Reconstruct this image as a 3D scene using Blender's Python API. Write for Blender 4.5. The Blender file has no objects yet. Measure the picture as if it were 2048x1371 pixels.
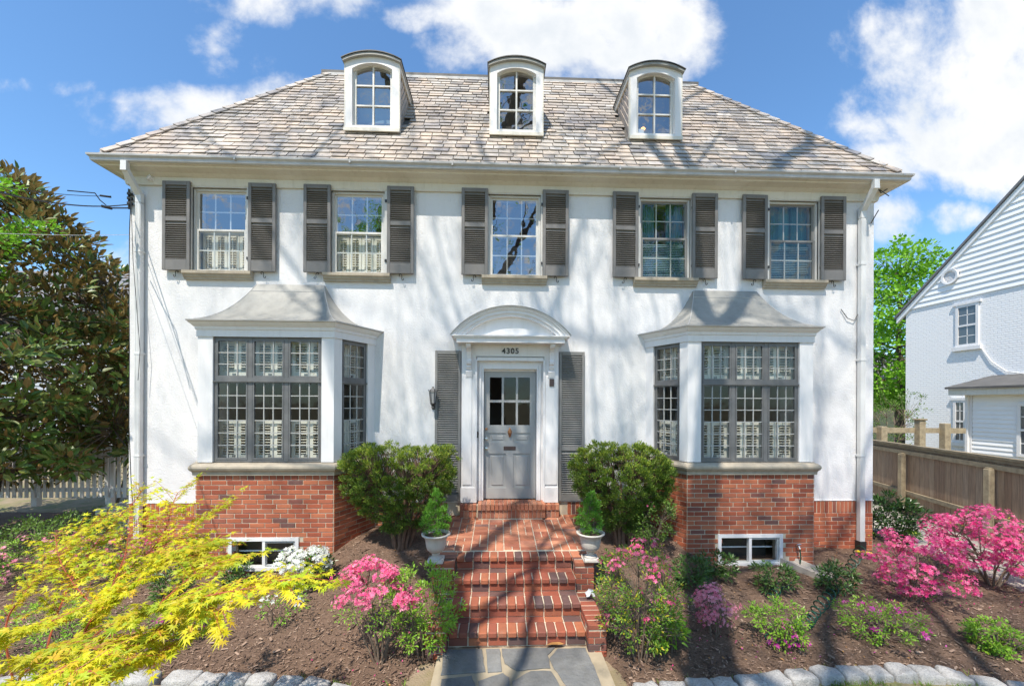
import bpy, math, random
from mathutils import Vector, Matrix, noise as mnoise
R = math.radians
PI = math.pi
random.seed(7)
rnd = random.random
uni = random.uniform
scene = bpy.context.scene
C = scene.collection

# ---------------------------------------------------------------- camera model
F, VH, DW, XC, HC = 800.0, 805.0, 6.55, -0.196, 1.87
YAW, ROLL = R(2.0), R(0.27)

def ray(u, v):
    a = (u - 1024) / F; b = -(v - VH) / F
    a2 = a * math.cos(ROLL) - b * math.sin(ROLL)
    b2 = a * math.sin(ROLL) + b * math.cos(ROLL)
    return Vector((math.sin(YAW) + a2 * math.cos(YAW), math.cos(YAW) - a2 * math.sin(YAW), b2))

CAM = Vector((XC, -DW, HC))

def at(u, v, y):
    """world point seen in direction (u, v) on the upright plane at depth y"""
    d = ray(u, v)
    return CAM + d * ((y + DW) / d.y)

def lerp(a, b, t): return a + (b - a) * t
def sstep(e0, e1, x):
    t = min(1, max(0, (x - e0) / (e1 - e0))); return t * t * (3 - 2 * t)
def interp(tab, x):
    if x <= tab[0][0]: return tab[0][1]
    for (x0, y0), (x1, y1) in zip(tab, tab[1:]):
        if x <= x1: return lerp(y0, y1, (x - x0) / (x1 - x0))
    return tab[-1][1]

A_TAB = [(-9, .05), (-6.2, .18), (-4.6, .15), (-3.9, .16), (-3.15, .23), (-2.5, .54), (-1.9, .66), (1.9, .66), (2.5, .56), (3.0, .27), (4.6, .26), (6.15, .14), (8, .02)]
def G(x, y):
    z = -.74 + interp(A_TAB, x) * sstep(-2.75, -.0, y) ** .8
    z += .02 * mnoise.noise(Vector((x * 1.3, y * 1.3, 0))) + .008 * mnoise.noise(Vector((x * 5, y * 5, 3)))
    if y < -2.2 and abs(x) < 1.15: z -= .07 * sstep(-2.2, -2.4, y) * sstep(1.15, .9, abs(x))
    return z

def gat(u, v):
    """ground point in direction (u, v)"""
    d = ray(u, v); t = .5
    for _ in range(4000):
        p = CAM + d * t
        if p.z <= G(p.x, p.y): break
        t += .01
    return p

# ---------------------------------------------------------------- mesh builder
class MB:
    def __init__(s): s.v = []; s.f = []
    def add(s, vs, fs):
        n = len(s.v); s.v.extend(vs); s.f.extend([tuple(i + n for i in f) for f in fs]); return s
    def quad(s, a, b, c, d): return s.add([tuple(a), tuple(b), tuple(c), tuple(d)], [(0, 1, 2, 3)])
    def poly(s, pts): return s.add([tuple(p) for p in pts], [tuple(range(len(pts)))])
    def box(s, x0, x1, y0, y1, z0, z1, M=None):
        vs = [(x0, y0, z0), (x1, y0, z0), (x1, y1, z0), (x0, y1, z0), (x0, y0, z1), (x1, y0, z1), (x1, y1, z1), (x0, y1, z1)]
        if M is not None: vs = [tuple(M @ Vector(v)) for v in vs]
        return s.add(vs, [(0, 3, 2, 1), (4, 5, 6, 7), (0, 1, 5, 4), (1, 2, 6, 5), (2, 3, 7, 6), (3, 0, 4, 7)])
    def cbox(s, x0, x1, y0, y1, z0, z1, c=.005, M=None):
        h = ((x1 - x0) / 2, (y1 - y0) / 2, (z1 - z0) / 2); m = ((x0 + x1) / 2, (y0 + y1) / 2, (z0 + z1) / 2)
        vs = []; idx = {}
        for sx in (-1, 1):
            for sy in (-1, 1):
                for sz in (-1, 1):
                    sg = (sx, sy, sz)
                    for a in range(3):
                        idx[(sg, a)] = len(vs)
                        vs.append(Vector([m[k] + sg[k] * (h[k] if k == a else h[k] - c) for k in range(3)]))
        fs = []
        for a in range(3):
            b, d = [k for k in range(3) if k != a]
            for sa in (-1, 1):
                q = []
                for sb, sd in ((-1, -1), (1, -1), (1, 1), (-1, 1)):
                    sg = [0, 0, 0]; sg[a] = sa; sg[b] = sb; sg[d] = sd
                    q.append(idx[(tuple(sg), a)])
                fs.append(tuple(q))
        for a, b in ((0, 1), (0, 2), (1, 2)):
            d = 3 - a - b
            for sa in (-1, 1):
                for sb in (-1, 1):
                    g0 = [0, 0, 0]; g0[a] = sa; g0[b] = sb; g0[d] = -1; g1 = list(g0); g1[d] = 1
                    g0 = tuple(g0); g1 = tuple(g1)
                    fs.append((idx[(g0, a)], idx[(g1, a)], idx[(g1, b)], idx[(g0, b)]))
        for sx in (-1, 1):
            for sy in (-1, 1):
                for sz in (-1, 1):
                    g = (sx, sy, sz); fs.append((idx[(g, 0)], idx[(g, 1)], idx[(g, 2)]))
        if M is not None: vs = [M @ v for v in vs]
        return s.add([tuple(v) for v in vs], fs)
    def bar(s, a, b, w, h, up=Vector((0, 0, 1))):
        """rectangular bar from a to b"""
        a = Vector(a); b = Vector(b); d = (b - a).normalized()
        x = d.cross(up)
        if x.length < 1e-4: x = Vector((1, 0, 0))
        x.normalize(); z = x.cross(d)
        vs = []
        for p in (a, b):
            for i, j in ((-1, -1), (1, -1), (1, 1), (-1, 1)):
                vs.append(tuple(p + x * (i * w / 2) + z * (j * h / 2)))
        return s.add(vs, [(0, 1, 2, 3), (7, 6, 5, 4), (0, 4, 5, 1), (1, 5, 6, 2), (2, 6, 7, 3), (3, 7, 4, 0)])
    def tube(s, pts, rad, n=6, cap=True, closed=False):
        pts = [Vector(p) for p in pts]
        if not hasattr(rad, '__len__'): rad = [rad] * len(pts)
        vs = []; prev = None; m = len(pts)
        for i, p in enumerate(pts):
            d = (pts[min(i + 1, m - 1)] - pts[max(i - 1, 0)])
            if d.length < 1e-9: d = Vector((0, 0, 1))
            d.normalize()
            if prev is None:
                ref = Vector((0, 0, 1)) if abs(d.z) < .9 else Vector((1, 0, 0))
                x = d.cross(ref).normalized()
            else:
                x = (prev - d * prev.dot(d))
                if x.length < 1e-6: x = d.orthogonal()
                x.normalize()
            prev = x; y = d.cross(x)
            for k in range(n):
                a = 2 * PI * k / n
                vs.append(tuple(p + (x * math.cos(a) + y * math.sin(a)) * rad[i]))
        fs = [(i * n + k, i * n + (k + 1) % n, (i + 1) * n + (k + 1) % n, (i + 1) * n + k) for i in range(m - 1) for k in range(n)]
        if cap: fs += [tuple(range(n - 1, -1, -1)), tuple((m - 1) * n + k for k in range(n))]
        return s.add(vs, fs)
    def lathe(s, prof, c, n=24):
        vs = []; m = len(prof)
        for r, z in prof:
            for k in range(n):
                a = 2 * PI * k / n; vs.append((c[0] + r * math.cos(a), c[1] + r * math.sin(a), c[2] + z))
        fs = [(i * n + k, i * n + (k + 1) % n, (i + 1) * n + (k + 1) % n, (i + 1) * n + k) for i in range(m - 1) for k in range(n)]
        fs += [tuple(range(n - 1, -1, -1)), tuple((m - 1) * n + k for k in range(n))]
        return s.add(vs, fs)
    def extrude(s, prof, fn0, fn1):
        """closed 2d profile placed by fn0 at one end and fn1 at the other"""
        n = len(prof); vs = [tuple(fn0(*p)) for p in prof] + [tuple(fn1(*p)) for p in prof]
        fs = [(k, (k + 1) % n, n + (k + 1) % n, n + k) for k in range(n)]
        fs += [tuple(range(n - 1, -1, -1)), tuple(range(n, 2 * n))]
        return s.add(vs, fs)
    def build(s, name, mat, parent=None, smooth=False, origin=None):
        off = Vector((0, 0, 0))
        if parent is not None:
            q = parent
            while q is not None: off += q.location; q = q.parent
        elif origin is not None: off = Vector(origin)
        me = bpy.data.meshes.new(name)
        if off.length > 0: vs = [(x - off.x, y - off.y, z - off.z) for x, y, z in s.v]
        else: vs = s.v
        me.from_pydata(vs, [], s.f); me.materials.append(mat)
        if smooth: me.polygons.foreach_set('use_smooth', [True] * len(me.polygons))
        me.update()
        o = bpy.data.objects.new(name, me); C.objects.link(o)
        if parent is not None: o.parent = parent
        elif origin is not None: o.location = origin
        return o

def tag(o, label=None, cat=None, group=None, kind=None):
    if label: o['label'] = label
    if cat: o['category'] = cat
    if group: o['group'] = group
    if kind: o['kind'] = kind
    return o
def thing(name, label, cat, loc=(0, 0, 0), group=None):
    o = bpy.data.objects.new(name, None); o.empty_display_size = .2
    C.objects.link(o); o.location = loc
    return tag(o, label, cat, group)
def copy_tree(o, parent=None):
    c = o.copy(); C.objects.link(c)
    if parent is not None: c.parent = parent
    for ch in list(o.children): copy_tree(ch, c)
    return c

# ---------------------------------------------------------------- materials
def newmat(name):
    m = bpy.data.materials.new(name); m.use_nodes = True
    nt = m.node_tree; b = nt.nodes['Principled BSDF']
    return m, nt, b
def nd(nt, t, **kw):
    n = nt.nodes.new(t)
    for k, v in kw.items():
        if k in n.inputs: n.inputs[k].default_value = v
        else: setattr(n, k, v)
    return n
def lk(nt, a, b): nt.links.new(a, b)
def coords(nt, scale=(1, 1, 1), kind='Object', rot=(0, 0, 0)):
    tc = nd(nt, 'ShaderNodeTexCoord'); mp = nd(nt, 'ShaderNodeMapping')
    mp.inputs['Scale'].default_value = scale; mp.inputs['Rotation'].default_value = rot
    lk(nt, tc.outputs[kind], mp.inputs['Vector']); return mp.outputs[0]
def noi(nt, vec, scale, detail=4, rough=.6, dist=0):
    n = nd(nt, 'ShaderNodeTexNoise'); n.inputs['Scale'].default_value = scale; n.inputs['Detail'].default_value = detail
    n.inputs['Roughness'].default_value = rough; n.inputs['Distortion'].default_value = dist
    if vec is not None: lk(nt, vec, n.inputs['Vector'])
    return n.outputs['Fac']
def ramp(nt, fac, stops, interp_='LINEAR'):
    r = nd(nt, 'ShaderNodeValToRGB'); cr = r.color_ramp; cr.interpolation = interp_
    while len(cr.elements) < len(stops): cr.elements.new(.5)
    for e, (p, c) in zip(cr.elements, stops):
        e.position = p; e.color = (*c, 1) if len(c) == 3 else c
    lk(nt, fac, r.inputs[0]); return r.outputs[0]
def grey(a): return (a, a, a)
def mixc(nt, fac, a, b, mode='MIX'):
    m = nd(nt, 'ShaderNodeMix', data_type='RGBA', blend_type=mode)
    for s, val in ((0, fac), (6, a), (7, b)):
        if hasattr(val, 'is_linked'): lk(nt, val, m.inputs[s])
        elif s == 0: m.inputs[0].default_value = val
        else: m.inputs[s].default_value = (*val, 1)
    return m.outputs[2]
def math_(nt, op, a, b=None, c=None, clamp=False):
    m = nd(nt, 'ShaderNodeMath', operation=op); m.use_clamp = clamp
    for i, val in enumerate((a, b, c)):
        if val is None: continue
        if hasattr(val, 'is_linked'): lk(nt, val, m.inputs[i])
        else: m.inputs[i].default_value = val
    return m.outputs[0]
def bump(nt, b, height, strength=.4, dist=.01):
    n = nd(nt, 'ShaderNodeBump'); n.inputs['Strength'].default_value = strength; n.inputs['Distance'].default_value = dist
    lk(nt, height, n.inputs['Height']); lk(nt, n.outputs[0], b.inputs['Normal'])
def island(nt):
    g = nd(nt, 'ShaderNodeNewGeometry'); return g.outputs['Random Per Island']

def paint(name, col, rough=.5, var=.08, nscale=3, bstr=.15, bscale=60, dirt=None, dirtamt=.25):
    m, nt, b = newmat(name); v = coords(nt)
    n1 = noi(nt, v, nscale, 5)
    c0 = tuple(x * (1 - var) for x in col); c1 = tuple(min(1, x * (1 + var)) for x in col)
    c = ramp(nt, n1, [(.3, c0), (.7, c1)])
    if dirt:
        vs = coords(nt, (6, 6, .7)); n2 = noi(nt, vs, 2.0, 6, .7)
        f = ramp(nt, n2, [(.5, grey(0)), (.8, grey(dirtamt))]); c = mixc(nt, f, c, dirt)
    lk(nt, c, b.inputs['Base Color']); b.inputs['Roughness'].default_value = rough
    bump(nt, b, noi(nt, v, bscale, 3), bstr, .004)
    return m

MAT = {}
# textured white stucco
m, nt, b = newmat('stucco'); v = coords(nt)
n1 = noi(nt, v, 1.2, 6, .65); n2 = noi(nt, v, 9, 4, .6, 1.5); n3 = noi(nt, v, 38, 3, .7)
vo = nd(nt, 'ShaderNodeTexVoronoi'); vo.inputs['Scale'].default_value = 7; lk(nt, v, vo.inputs['Vector'])
c = ramp(nt, n1, [(.3, (.69, .68, .68)), (.65, (.765, .755, .755))])
streak = noi(nt, coords(nt, (5, 5, .45)), 1.6, 6, .7)
c = mixc(nt, ramp(nt, streak, [(.56, grey(0)), (.82, grey(.38))]), c, (.50, .49, .46))
spots = noi(nt, v, 55, 2, .5); c = mixc(nt, ramp(nt, spots, [(.70, grey(0)), (.76, grey(.45))]), c, (.38, .36, .33))
lk(nt, c, b.inputs['Base Color']); b.inputs['Roughness'].default_value = .85
ridge = math_(nt, 'ABSOLUTE', math_(nt, 'SUBTRACT', n2, .5))
hh = math_(nt, 'ADD', math_(nt, 'MULTIPLY', ramp(nt, ridge, [(.0, grey(1)), (.05, grey(0))]), .10), math_(nt, 'MULTIPLY', n3, .75))
hh = math_(nt, 'ADD', hh, math_(nt, 'MULTIPLY', noi(nt, v, 7, 3, .6), .55))
pit = noi(nt, v, 21, 3, .6, .6); hh = math_(nt, 'SUBTRACT', hh, math_(nt, 'MULTIPLY', ramp(nt, pit, [(.62, grey(0)), (.70, grey(1))]), .35))
bump(nt, b, hh, .42, .018)
MAT['stucco'] = m

MAT['white'] = paint('white_trim_paint', (.78, .765, .76), .45, .04, 2, .2, 40, (.45, .43, .38), .25)
MAT['shaded_trim'] = paint('shaded_cornice_paint', (.70, .66, .575), .55, .05, 2, .15, 50, (.42, .36, .27), .4)  # tint puts eave shade and warm bounce into the cornice colour
MAT['winwhite'] = paint('window_frame_paint', (.66, .645, .61), .45, .04, 3, .1)
MAT['shutter'] = paint('grey_shutter_paint', (.185, .175, .165), .55, .15, 4, .2, 50, (.2, .18, .16), .3)
MAT['shutter_low'] = paint('grey_door_shutter_paint', (.22, .215, .205), .5, .12, 4, .2, 50, (.2, .18, .16), .3)
MAT['door'] = paint('grey_door_paint', (.38, .38, .37), .35, .04, 4, .1)
MAT['steelwin'] = paint('dark_window_steel', (.145, .145, .145), .45, .2, 6, .3, 40, (.2, .19, .17), .4)
MAT['muntin'] = paint('pale_window_bar', (.42, .42, .40), .5, .1)
MAT['winter_shutter'] = paint('interior_shutter_paint', (.80, .76, .67), .5, .04)
MAT['limestone'] = paint('limestone', (.42, .36, .275), .8, .14, 6, .5, 50, (.22, .19, .15), .55)
MAT['metal_roof'] = paint('painted_metal_roof', (.29, .285, .262), .5, .14, 3, .25, 9, (.17, .165, .15), .6)
MAT['gutter'] = paint('gutter_paint', (.50, .49, .48), .35, .12, 5, .1, 50, (.35, .32, .28), .4)
MAT['black'] = paint('black_iron', (.03, .03, .03), .45, .2)
MAT['brass'] = paint('aged_brass', (.42, .20, .10), .35, .2); MAT['brass'].node_tree.nodes['Principled BSDF'].inputs['Metallic'].default_value = .7
MAT['chrome'] = paint('nickel', (.6, .58, .54), .25, .05); MAT['chrome'].node_tree.nodes['Principled BSDF'].inputs['Metallic'].default_value = .9
MAT['slot'] = paint('mail_slot_bronze', (.08, .05, .045), .4, .2)
MAT['room'] = paint('room_wall', (.30, .27, .22), .8, .1)
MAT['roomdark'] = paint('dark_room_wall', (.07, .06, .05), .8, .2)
MAT['blind_or_dark_sheet'] = paint('dark_blue_blind', (.16, .27, .33), .6, .1)
MAT['curtain'] = paint('teal_curtain', (.05, .20, .22), .8, .2, 8)
MAT['bone'] = paint('pale_stone_cast', (.56, .52, .46), .7, .08, 8, .3, 70, (.3, .27, .22), .4)
MAT['concrete'] = paint('concrete', (.42, .38, .33), .85, .12, 5, .4, 60, (.25, .22, .18), .4)
MAT['hose'] = paint('green_hose', (.012, .07, .045), .3, .1)
MAT['pipe'] = paint('white_downspout', (.70, .70, .69), .4, .06, 3, .1, 50, (.4, .38, .34), .3)
MAT['wire'] = paint('cable_sheath', (.02, .02, .02), .5, .1)
MAT['paperwhite'] = paint('white_paper', (.8, .8, .8), .7, .05)
MAT['lampglass'] = paint('frosted_glass', (.38, .38, .38), .2, .05)
MAT['yellow'] = paint('yellow_plastic', (.8, .62, .02), .4, .05)

m, nt, b = newmat('lit_bulb'); b.inputs['Base Color'].default_value = (.9, .5, .1, 1)
b.inputs['Emission Color'].default_value = (1, .5, .12, 1); b.inputs['Emission Strength'].default_value = 2.2; MAT['bulb'] = m

def glassmat(name, refl, tint=(.9, .93, .93)):
    m = bpy.data.materials.new(name); m.use_nodes = True; nt = m.node_tree; nt.nodes.clear()
    out = nd(nt, 'ShaderNodeOutputMaterial'); gl = nd(nt, 'ShaderNodeBsdfGlossy'); gl.inputs['Roughness'].default_value = .015
    gl.inputs['Color'].default_value = (1, 1, 1, 1)
    tr = nd(nt, 'ShaderNodeBsdfTransparent'); tr.inputs['Color'].default_value = (*tint, 1)
    mx = nd(nt, 'ShaderNodeMixShader'); fr = nd(nt, 'ShaderNodeLayerWeight'); fr.inputs['Blend'].default_value = .5
    f = math_(nt, 'ADD', math_(nt, 'MULTIPLY', math_(nt, 'POWER', fr.outputs['Facing'], 4.0), .7), refl + .04, clamp=True)
    lk(nt, f, mx.inputs[0]); lk(nt, tr.outputs[0], mx.inputs[1]); lk(nt, gl.outputs[0], mx.inputs[2]); lk(nt, mx.outputs[0], out.inputs[0])
    bp = nd(nt, 'ShaderNodeBump'); bp.inputs['Strength'].default_value = .12; bp.inputs['Distance'].default_value = .02
    lk(nt, noi(nt, coords(nt), 3.0, 2), bp.inputs['Height']); lk(nt, bp.outputs[0], gl.inputs['Normal'])
    return m
MAT['glass'] = glassmat('window_glass', .0)
MAT['glass_mirror'] = glassmat('reflective_window_glass', .22)
MAT['glass_mid'] = glassmat('dim_window_glass', .02)
MAT['glass_door'] = glassmat('door_glass', .0)

def brickmat(name, stops, mott=.35):
    m, nt, b = newmat(name); isl = island(nt); v = coords(nt)
    c = ramp(nt, isl, stops)
    n1 = noi(nt, v, 22, 5, .7)
    c = mixc(nt, ramp(nt, n1, [(.35, grey(0)), (.75, grey(mott))]), c, (.16, .075, .055))
    n2 = noi(nt, v, 5, 5, .7)
    c = mixc(nt, ramp(nt, n2, [(.55, grey(0)), (.8, grey(.18))]), c, (.50, .36, .27))
    lk(nt, c, b.inputs['Base Color']); b.inputs['Roughness'].default_value = .85
    bump(nt, b, noi(nt, v, 120, 4, .7), .5, .004)
    return m
MAT['brick'] = brickmat('red_brick', [(0, (.28, .065, .032)), (.25, (.38, .095, .045)), (.5, (.44, .12, .055)), (.75, (.50, .16, .075)), (.93, (.38, .11, .06)), (.955, (.15, .07, .06)), (1, (.22, .075, .055))], .22)
MAT['brickstep'] = brickmat('worn_step_brick', [(0, (.25, .06, .032)), (.2, (.36, .095, .05)), (.4, (.28, .07, .04)), (.55, (.42, .14, .065)), (.64, (.19, .06, .042)), (.76, (.33, .09, .05)), (.82, (.13, .065, .055)), (.90, (.10, .065, .065)), (1, (.27, .08, .05))], .4)
MAT['brickpave'] = brickmat('paving_brick', [(0, (.36, .11, .06)), (.3, (.50, .19, .10)), (.6, (.58, .25, .145)), (.85, (.42, .14, .08)), (.92, (.22, .13, .11)), (1, (.5, .2, .12))], .3)
MAT['mortar'] = paint('mortar', (.58, .50, .38), .9, .12, 8, .5, 80, (.3, .25, .18), .3)

# slate
m, nt, b = newmat('slate'); isl = island(nt); v = coords(nt)
c = ramp(nt, isl, [(0, (.24, .225, .215)), (.2, (.38, .35, .315)), (.45, (.50, .445, .385)), (.65, (.54, .445, .36)), (.8, (.42, .395, .37)), (.93, (.60, .545, .49)), (.97, (.22, .22, .235)), (1, (.28, .275, .29))])
big = noi(nt, v, .75, 4, .6)
c = mixc(nt, ramp(nt, big, [(.40, grey(0)), (.62, grey(.45))]), c, (.54, .41, .31))
big2 = noi(nt, coords(nt, rot=(1, 2, 3)), 1.1, 4, .6)
c = mixc(nt, ramp(nt, big2, [(.52, grey(0)), (.70, grey(.7))]), c, (.17, .17, .19))  # dark blotches: slate stains plus shadow put into the colour
grime = noi(nt, v, 12, 5, .75); c = mixc(nt, ramp(nt, grime, [(.48, grey(0)), (.75, grey(.35))]), c, (.22, .19, .17))
lk(nt, c, b.inputs['Base Color']); b.inputs['Roughness'].default_value = .6
bump(nt, b, noi(nt, v, 30, 4, .7), .5, .006)
MAT['slate'] = m
MAT['slatedark'] = paint('dark_flashing', (.10, .095, .09), .6, .2)

def leafmat(name, cols, trans=.35, rough=.45, under=None, nsc=1.2, spec=.5):
    m = bpy.data.materials.new(name); m.use_nodes = True; nt = m.node_tree; b = nt.nodes['Principled BSDF']
    isl = island(nt)
    n = len(cols); c = ramp(nt, isl, [(i / max(1, n - 1), x) for i, x in enumerate(cols)])
    cl = noi(nt, coords(nt), nsc * 3, 3)
    hs = nd(nt, 'ShaderNodeHueSaturation'); lk(nt, c, hs.inputs['Color'])
    lk(nt, ramp(nt, cl, [(.3, grey(.75)), (.7, grey(1.25))]), hs.inputs['Value'])
    c = hs.outputs[0]
    if under:
        g = nd(nt, 'ShaderNodeNewGeometry'); c2 = mixc(nt, g.outputs['Backfacing'], c, under)
    else: c2 = c
    lk(nt, c2, b.inputs['Base Color']); b.inputs['Roughness'].default_value = rough
    b.inputs['Specular IOR Level'].default_value = spec
    tr = nd(nt, 'ShaderNodeBsdfTranslucent'); lk(nt, c2, tr.inputs['Color'])
    mx = nd(nt, 'ShaderNodeMixShader'); mx.inputs[0].default_value = trans
    out = nt.nodes['Material Output']
    lk(nt, b.outputs[0], mx.inputs[1]); lk(nt, tr.outputs[0], mx.inputs[2]); lk(nt, mx.outputs[0], out.inputs[0])
    return m
MAT['yew'] = leafmat('yew_needles', [(.09, .17, .025), (.16, .26, .035), (.24, .34, .045), (.12, .21, .03), (.06, .12, .02)], .28, .45)
MAT['yewtip'] = leafmat('yew_new_growth', [(.34, .42, .05), (.44, .50, .06), (.28, .38, .04)], .3, .45)
MAT['arbor'] = leafmat('thuja_sprays', [(.13, .32, .03), (.20, .44, .05), (.10, .27, .03)], .3, .5)
MAT['magnolia'] = leafmat('magnolia_leaf', [(.07, .15, .025), (.11, .20, .03), (.16, .24, .04), (.20, .22, .05), (.06, .12, .02)], .2, .38, (.30, .20, .07), .25)
MAT['bright'] = leafmat('spring_leaf', [(.18, .42, .02), (.26, .54, .03), (.14, .35, .02), (.30, .56, .05)], .4, .5)
MAT['maple'] = leafmat('golden_maple_leaf', [(.56, .56, .02), (.74, .68, .02), (.50, .60, .03), (.36, .50, .03), (.78, .66, .02), (.62, .64, .03), (.72, .46, .04)], .45, .5, nsc=.6)
MAT['azleaf'] = leafmat('azalea_leaf', [(.12, .26, .03), (.20, .36, .04), (.08, .19, .025), (.28, .42, .05), (.62, .50, .03)], .3, .4)
MAT['azleafb'] = leafmat('fresh_azalea_leaf', [(.24, .46, .04), (.32, .56, .05), (.16, .36, .03), (.40, .56, .06)], .35, .4)
MAT['rhodo'] = leafmat('rhododendron_leaf', [(.04, .09, .025), (.07, .14, .03), (.10, .19, .04), (.14, .24, .06)], .15, .35)
MAT['laurel'] = leafmat('laurel_leaf', [(.03, .08, .02), (.05, .12, .025), (.08, .16, .03)], .12, .3)
MAT['shrubleaf'] = leafmat('shrub_leaf', [(.12, .22, .03), (.18, .30, .05), (.08, .16, .03)], .3, .45)
MAT['pink'] = leafmat('pink_petal', [(.84, .10, .28), (.89, .22, .40), (.78, .06, .24), (.92, .38, .52)], .35, .5)
MAT['hotpink'] = leafmat('hot_pink_petal', [(.80, .04, .25), (.87, .12, .34), (.72, .02, .22), (.90, .28, .46), (.86, .16, .30)], .35, .5)
MAT['magenta'] = leafmat('magenta_petal', [(.75, .05, .45), (.82, .14, .55), (.66, .03, .36)], .35, .5)
MAT['palepink'] = leafmat('pale_pink_petal', [(.85, .30, .42), (.88, .42, .52), (.82, .18, .32)], .35, .5)
MAT['whiteflower'] = leafmat('white_petal', [(.86, .86, .82), (.80, .82, .78)], .35, .5)
MAT['redtwig'] = paint('red_maple_bark', (.34, .07, .03), .5, .2, 10)
MAT['twig'] = paint('grey_twig_bark', (.17, .125, .09), .8, .25, 20, .4)
MAT['yewbark'] = paint('yew_bark', (.15, .09, .06), .8, .3, 20, .5)
MAT['bark'] = paint('tree_bark', (.12, .095, .075), .9, .3, 8, .8, 20)
MAT['dryleaf'] = leafmat('dry_leaf', [(.45, .22, .08), (.55, .30, .10)], .2, .6)

# mulch
m, nt, b = newmat('mulch'); v = coords(nt)
n1 = noi(nt, v, 1.0, 5, .6); n2 = noi(nt, coords(nt, (1, 2.2, 1), rot=(0, 0, .5)), 42, 5, .75); n3 = noi(nt, coords(nt, (2.2, 1, 1), rot=(0, 0, .9)), 70, 4, .8)
c = ramp(nt, n2, [(.3, (.085, .050, .033)), (.5, (.20, .125, .083)), (.68, (.31, .20, .14)), (.8, (.44, .31, .225))])
c = mixc(nt, ramp(nt, n1, [(.35, grey(0)), (.7, grey(.35))]), c, (.16, .10, .068))
lk(nt, c, b.inputs['Base Color']); b.inputs['Roughness'].default_value = .95
bump(nt, b, math_(nt, 'ADD', n2, n3), .9, .02); MAT['mulch'] = m
m, nt, b = newmat('mulch_chip'); isl = island(nt)
lk(nt, ramp(nt, isl, [(0, (.06, .037, .026)), (.4, (.16, .10, .07)), (.75, (.27, .18, .13)), (1, (.42, .30, .22))]), b.inputs['Base Color']); b.inputs['Roughness'].default_value = .9
MAT['chip'] = m
# lawn
m, nt, b = newmat('lawn'); v = coords(nt)
lk(nt, ramp(nt, noi(nt, v, 2.5, 5, .7), [(.35, (.16, .17, .06)), (.5, (.24, .20, .11)), (.7, (.32, .24, .17))]), b.inputs['Base Color']); b.inputs['Roughness'].default_value = .95
bump(nt, b, noi(nt, v, 60, 3), .8, .02); MAT['lawn'] = m
MAT['grassblade'] = leafmat('grass_blade', [(.16, .30, .03), (.24, .38, .05), (.30, .38, .10), (.12, .24, .03)], .35, .5)
# stones
def stonemat(name, c0, c1, sc=8, spk=(.08, .08, .09)):
    m, nt, b = newmat(name); isl = island(nt); v = coords(nt)
    c = ramp(nt, noi(nt, v, sc, 6, .7), [(.3, c0), (.7, c1)])
    c = mixc(nt, ramp(nt, noi(nt, v, 90, 3, .7), [(.50, grey(0)), (.70, grey(.65))]), c, spk)
    c = mixc(nt, ramp(nt, noi(nt, v, 6, 5, .7), [(.5, grey(0)), (.75, grey(.5))]), c, (.20, .185, .15))
    hs = nd(nt, 'ShaderNodeHueSaturation'); lk(nt, c, hs.inputs['Color']); lk(nt, ramp(nt, isl, [(0, grey(.72)), (1, grey(1.2))]), hs.inputs['Value'])
    lk(nt, hs.outputs[0], b.inputs['Base Color']); b.inputs['Roughness'].default_value = .8
    bump(nt, b, noi(nt, v, 26, 7, .75), 1.0, .02); return m
MAT['granite'] = stonemat('granite', (.34, .33, .32), (.58, .56, .53))
MAT['bluestone'] = stonemat('bluestone', (.13, .137, .14), (.30, .30, .29), 2.2, (.22, .21, .2))
MAT['pathmortar'] = paint('path_mortar', (.36, .30, .21), .95, .15, 5, .5, 60)

# weathered wood fence
def woodmat(name, cols, vscale=(14, 14, .8)):
    m, nt, b = newmat(name); isl = island(nt)
    c = ramp(nt, isl, [(i / (len(cols) - 1), x) for i, x in enumerate(cols)])
    g = noi(nt, coords(nt, vscale), 3.0, 6, .7)
    c = mixc(nt, ramp(nt, g, [(.4, grey(0)), (.68, grey(.55))]), c, (.09, .065, .045))
    lk(nt, c, b.inputs['Base Color']); b.inputs['Roughness'].default_value = .85; bump(nt, b, g, .5, .01); return m
MAT['fence'] = woodmat('fence_board', [(.42, .28, .18), (.47, .34, .235), (.34, .22, .145), (.44, .30, .20)])
MAT['fencerail'] = woodmat('fence_rail', [(.34, .275, .175), (.38, .31, .205), (.30, .24, .15)], (3, 3, 3))
MAT['siding'] = paint('white_siding', (.86, .86, .86), .5, .03, 2, .1)
m, nt, b = newmat('white_painted_brick')
br = nd(nt, 'ShaderNodeTexBrick'); lk(nt, coords(nt, (1, 1, 1), rot=(0, 0, 0)), br.inputs['Vector'])
tc = nd(nt, 'ShaderNodeTexCoord'); sp = nd(nt, 'ShaderNodeSeparateXYZ'); cb = nd(nt, 'ShaderNodeCombineXYZ')
lk(nt, tc.outputs['Object'], sp.inputs[0]); lk(nt, math_(nt, 'ADD', sp.outputs[0], sp.outputs[1]), cb.inputs[0]); lk(nt, sp.outputs[2], cb.inputs[1]); lk(nt, cb.outputs[0], br.inputs['Vector'])
br.inputs['Scale'].default_value = 1; br.inputs['Brick Width'].default_value = .22; br.inputs['Row Height'].default_value = .082; br.inputs['Mortar Size'].default_value = .012; br.inputs['Mortar Smooth'].default_value = .6
b.inputs['Base Color'].default_value = (.77, .77, .78, 1); b.inputs['Roughness'].default_value = .7
h = math_(nt, 'SUBTRACT', math_(nt, 'MULTIPLY', noi(nt, tc.outputs['Object'], 8, 4), .8), br.outputs['Fac']); bump(nt, b, h, .6, .012)
lk(nt, ramp(nt, br.outputs['Fac'], [(0, (.86, .86, .86)), (1, (.76, .76, .77))]), b.inputs['Base Color'])
MAT['whitebrick'] = m
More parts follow.
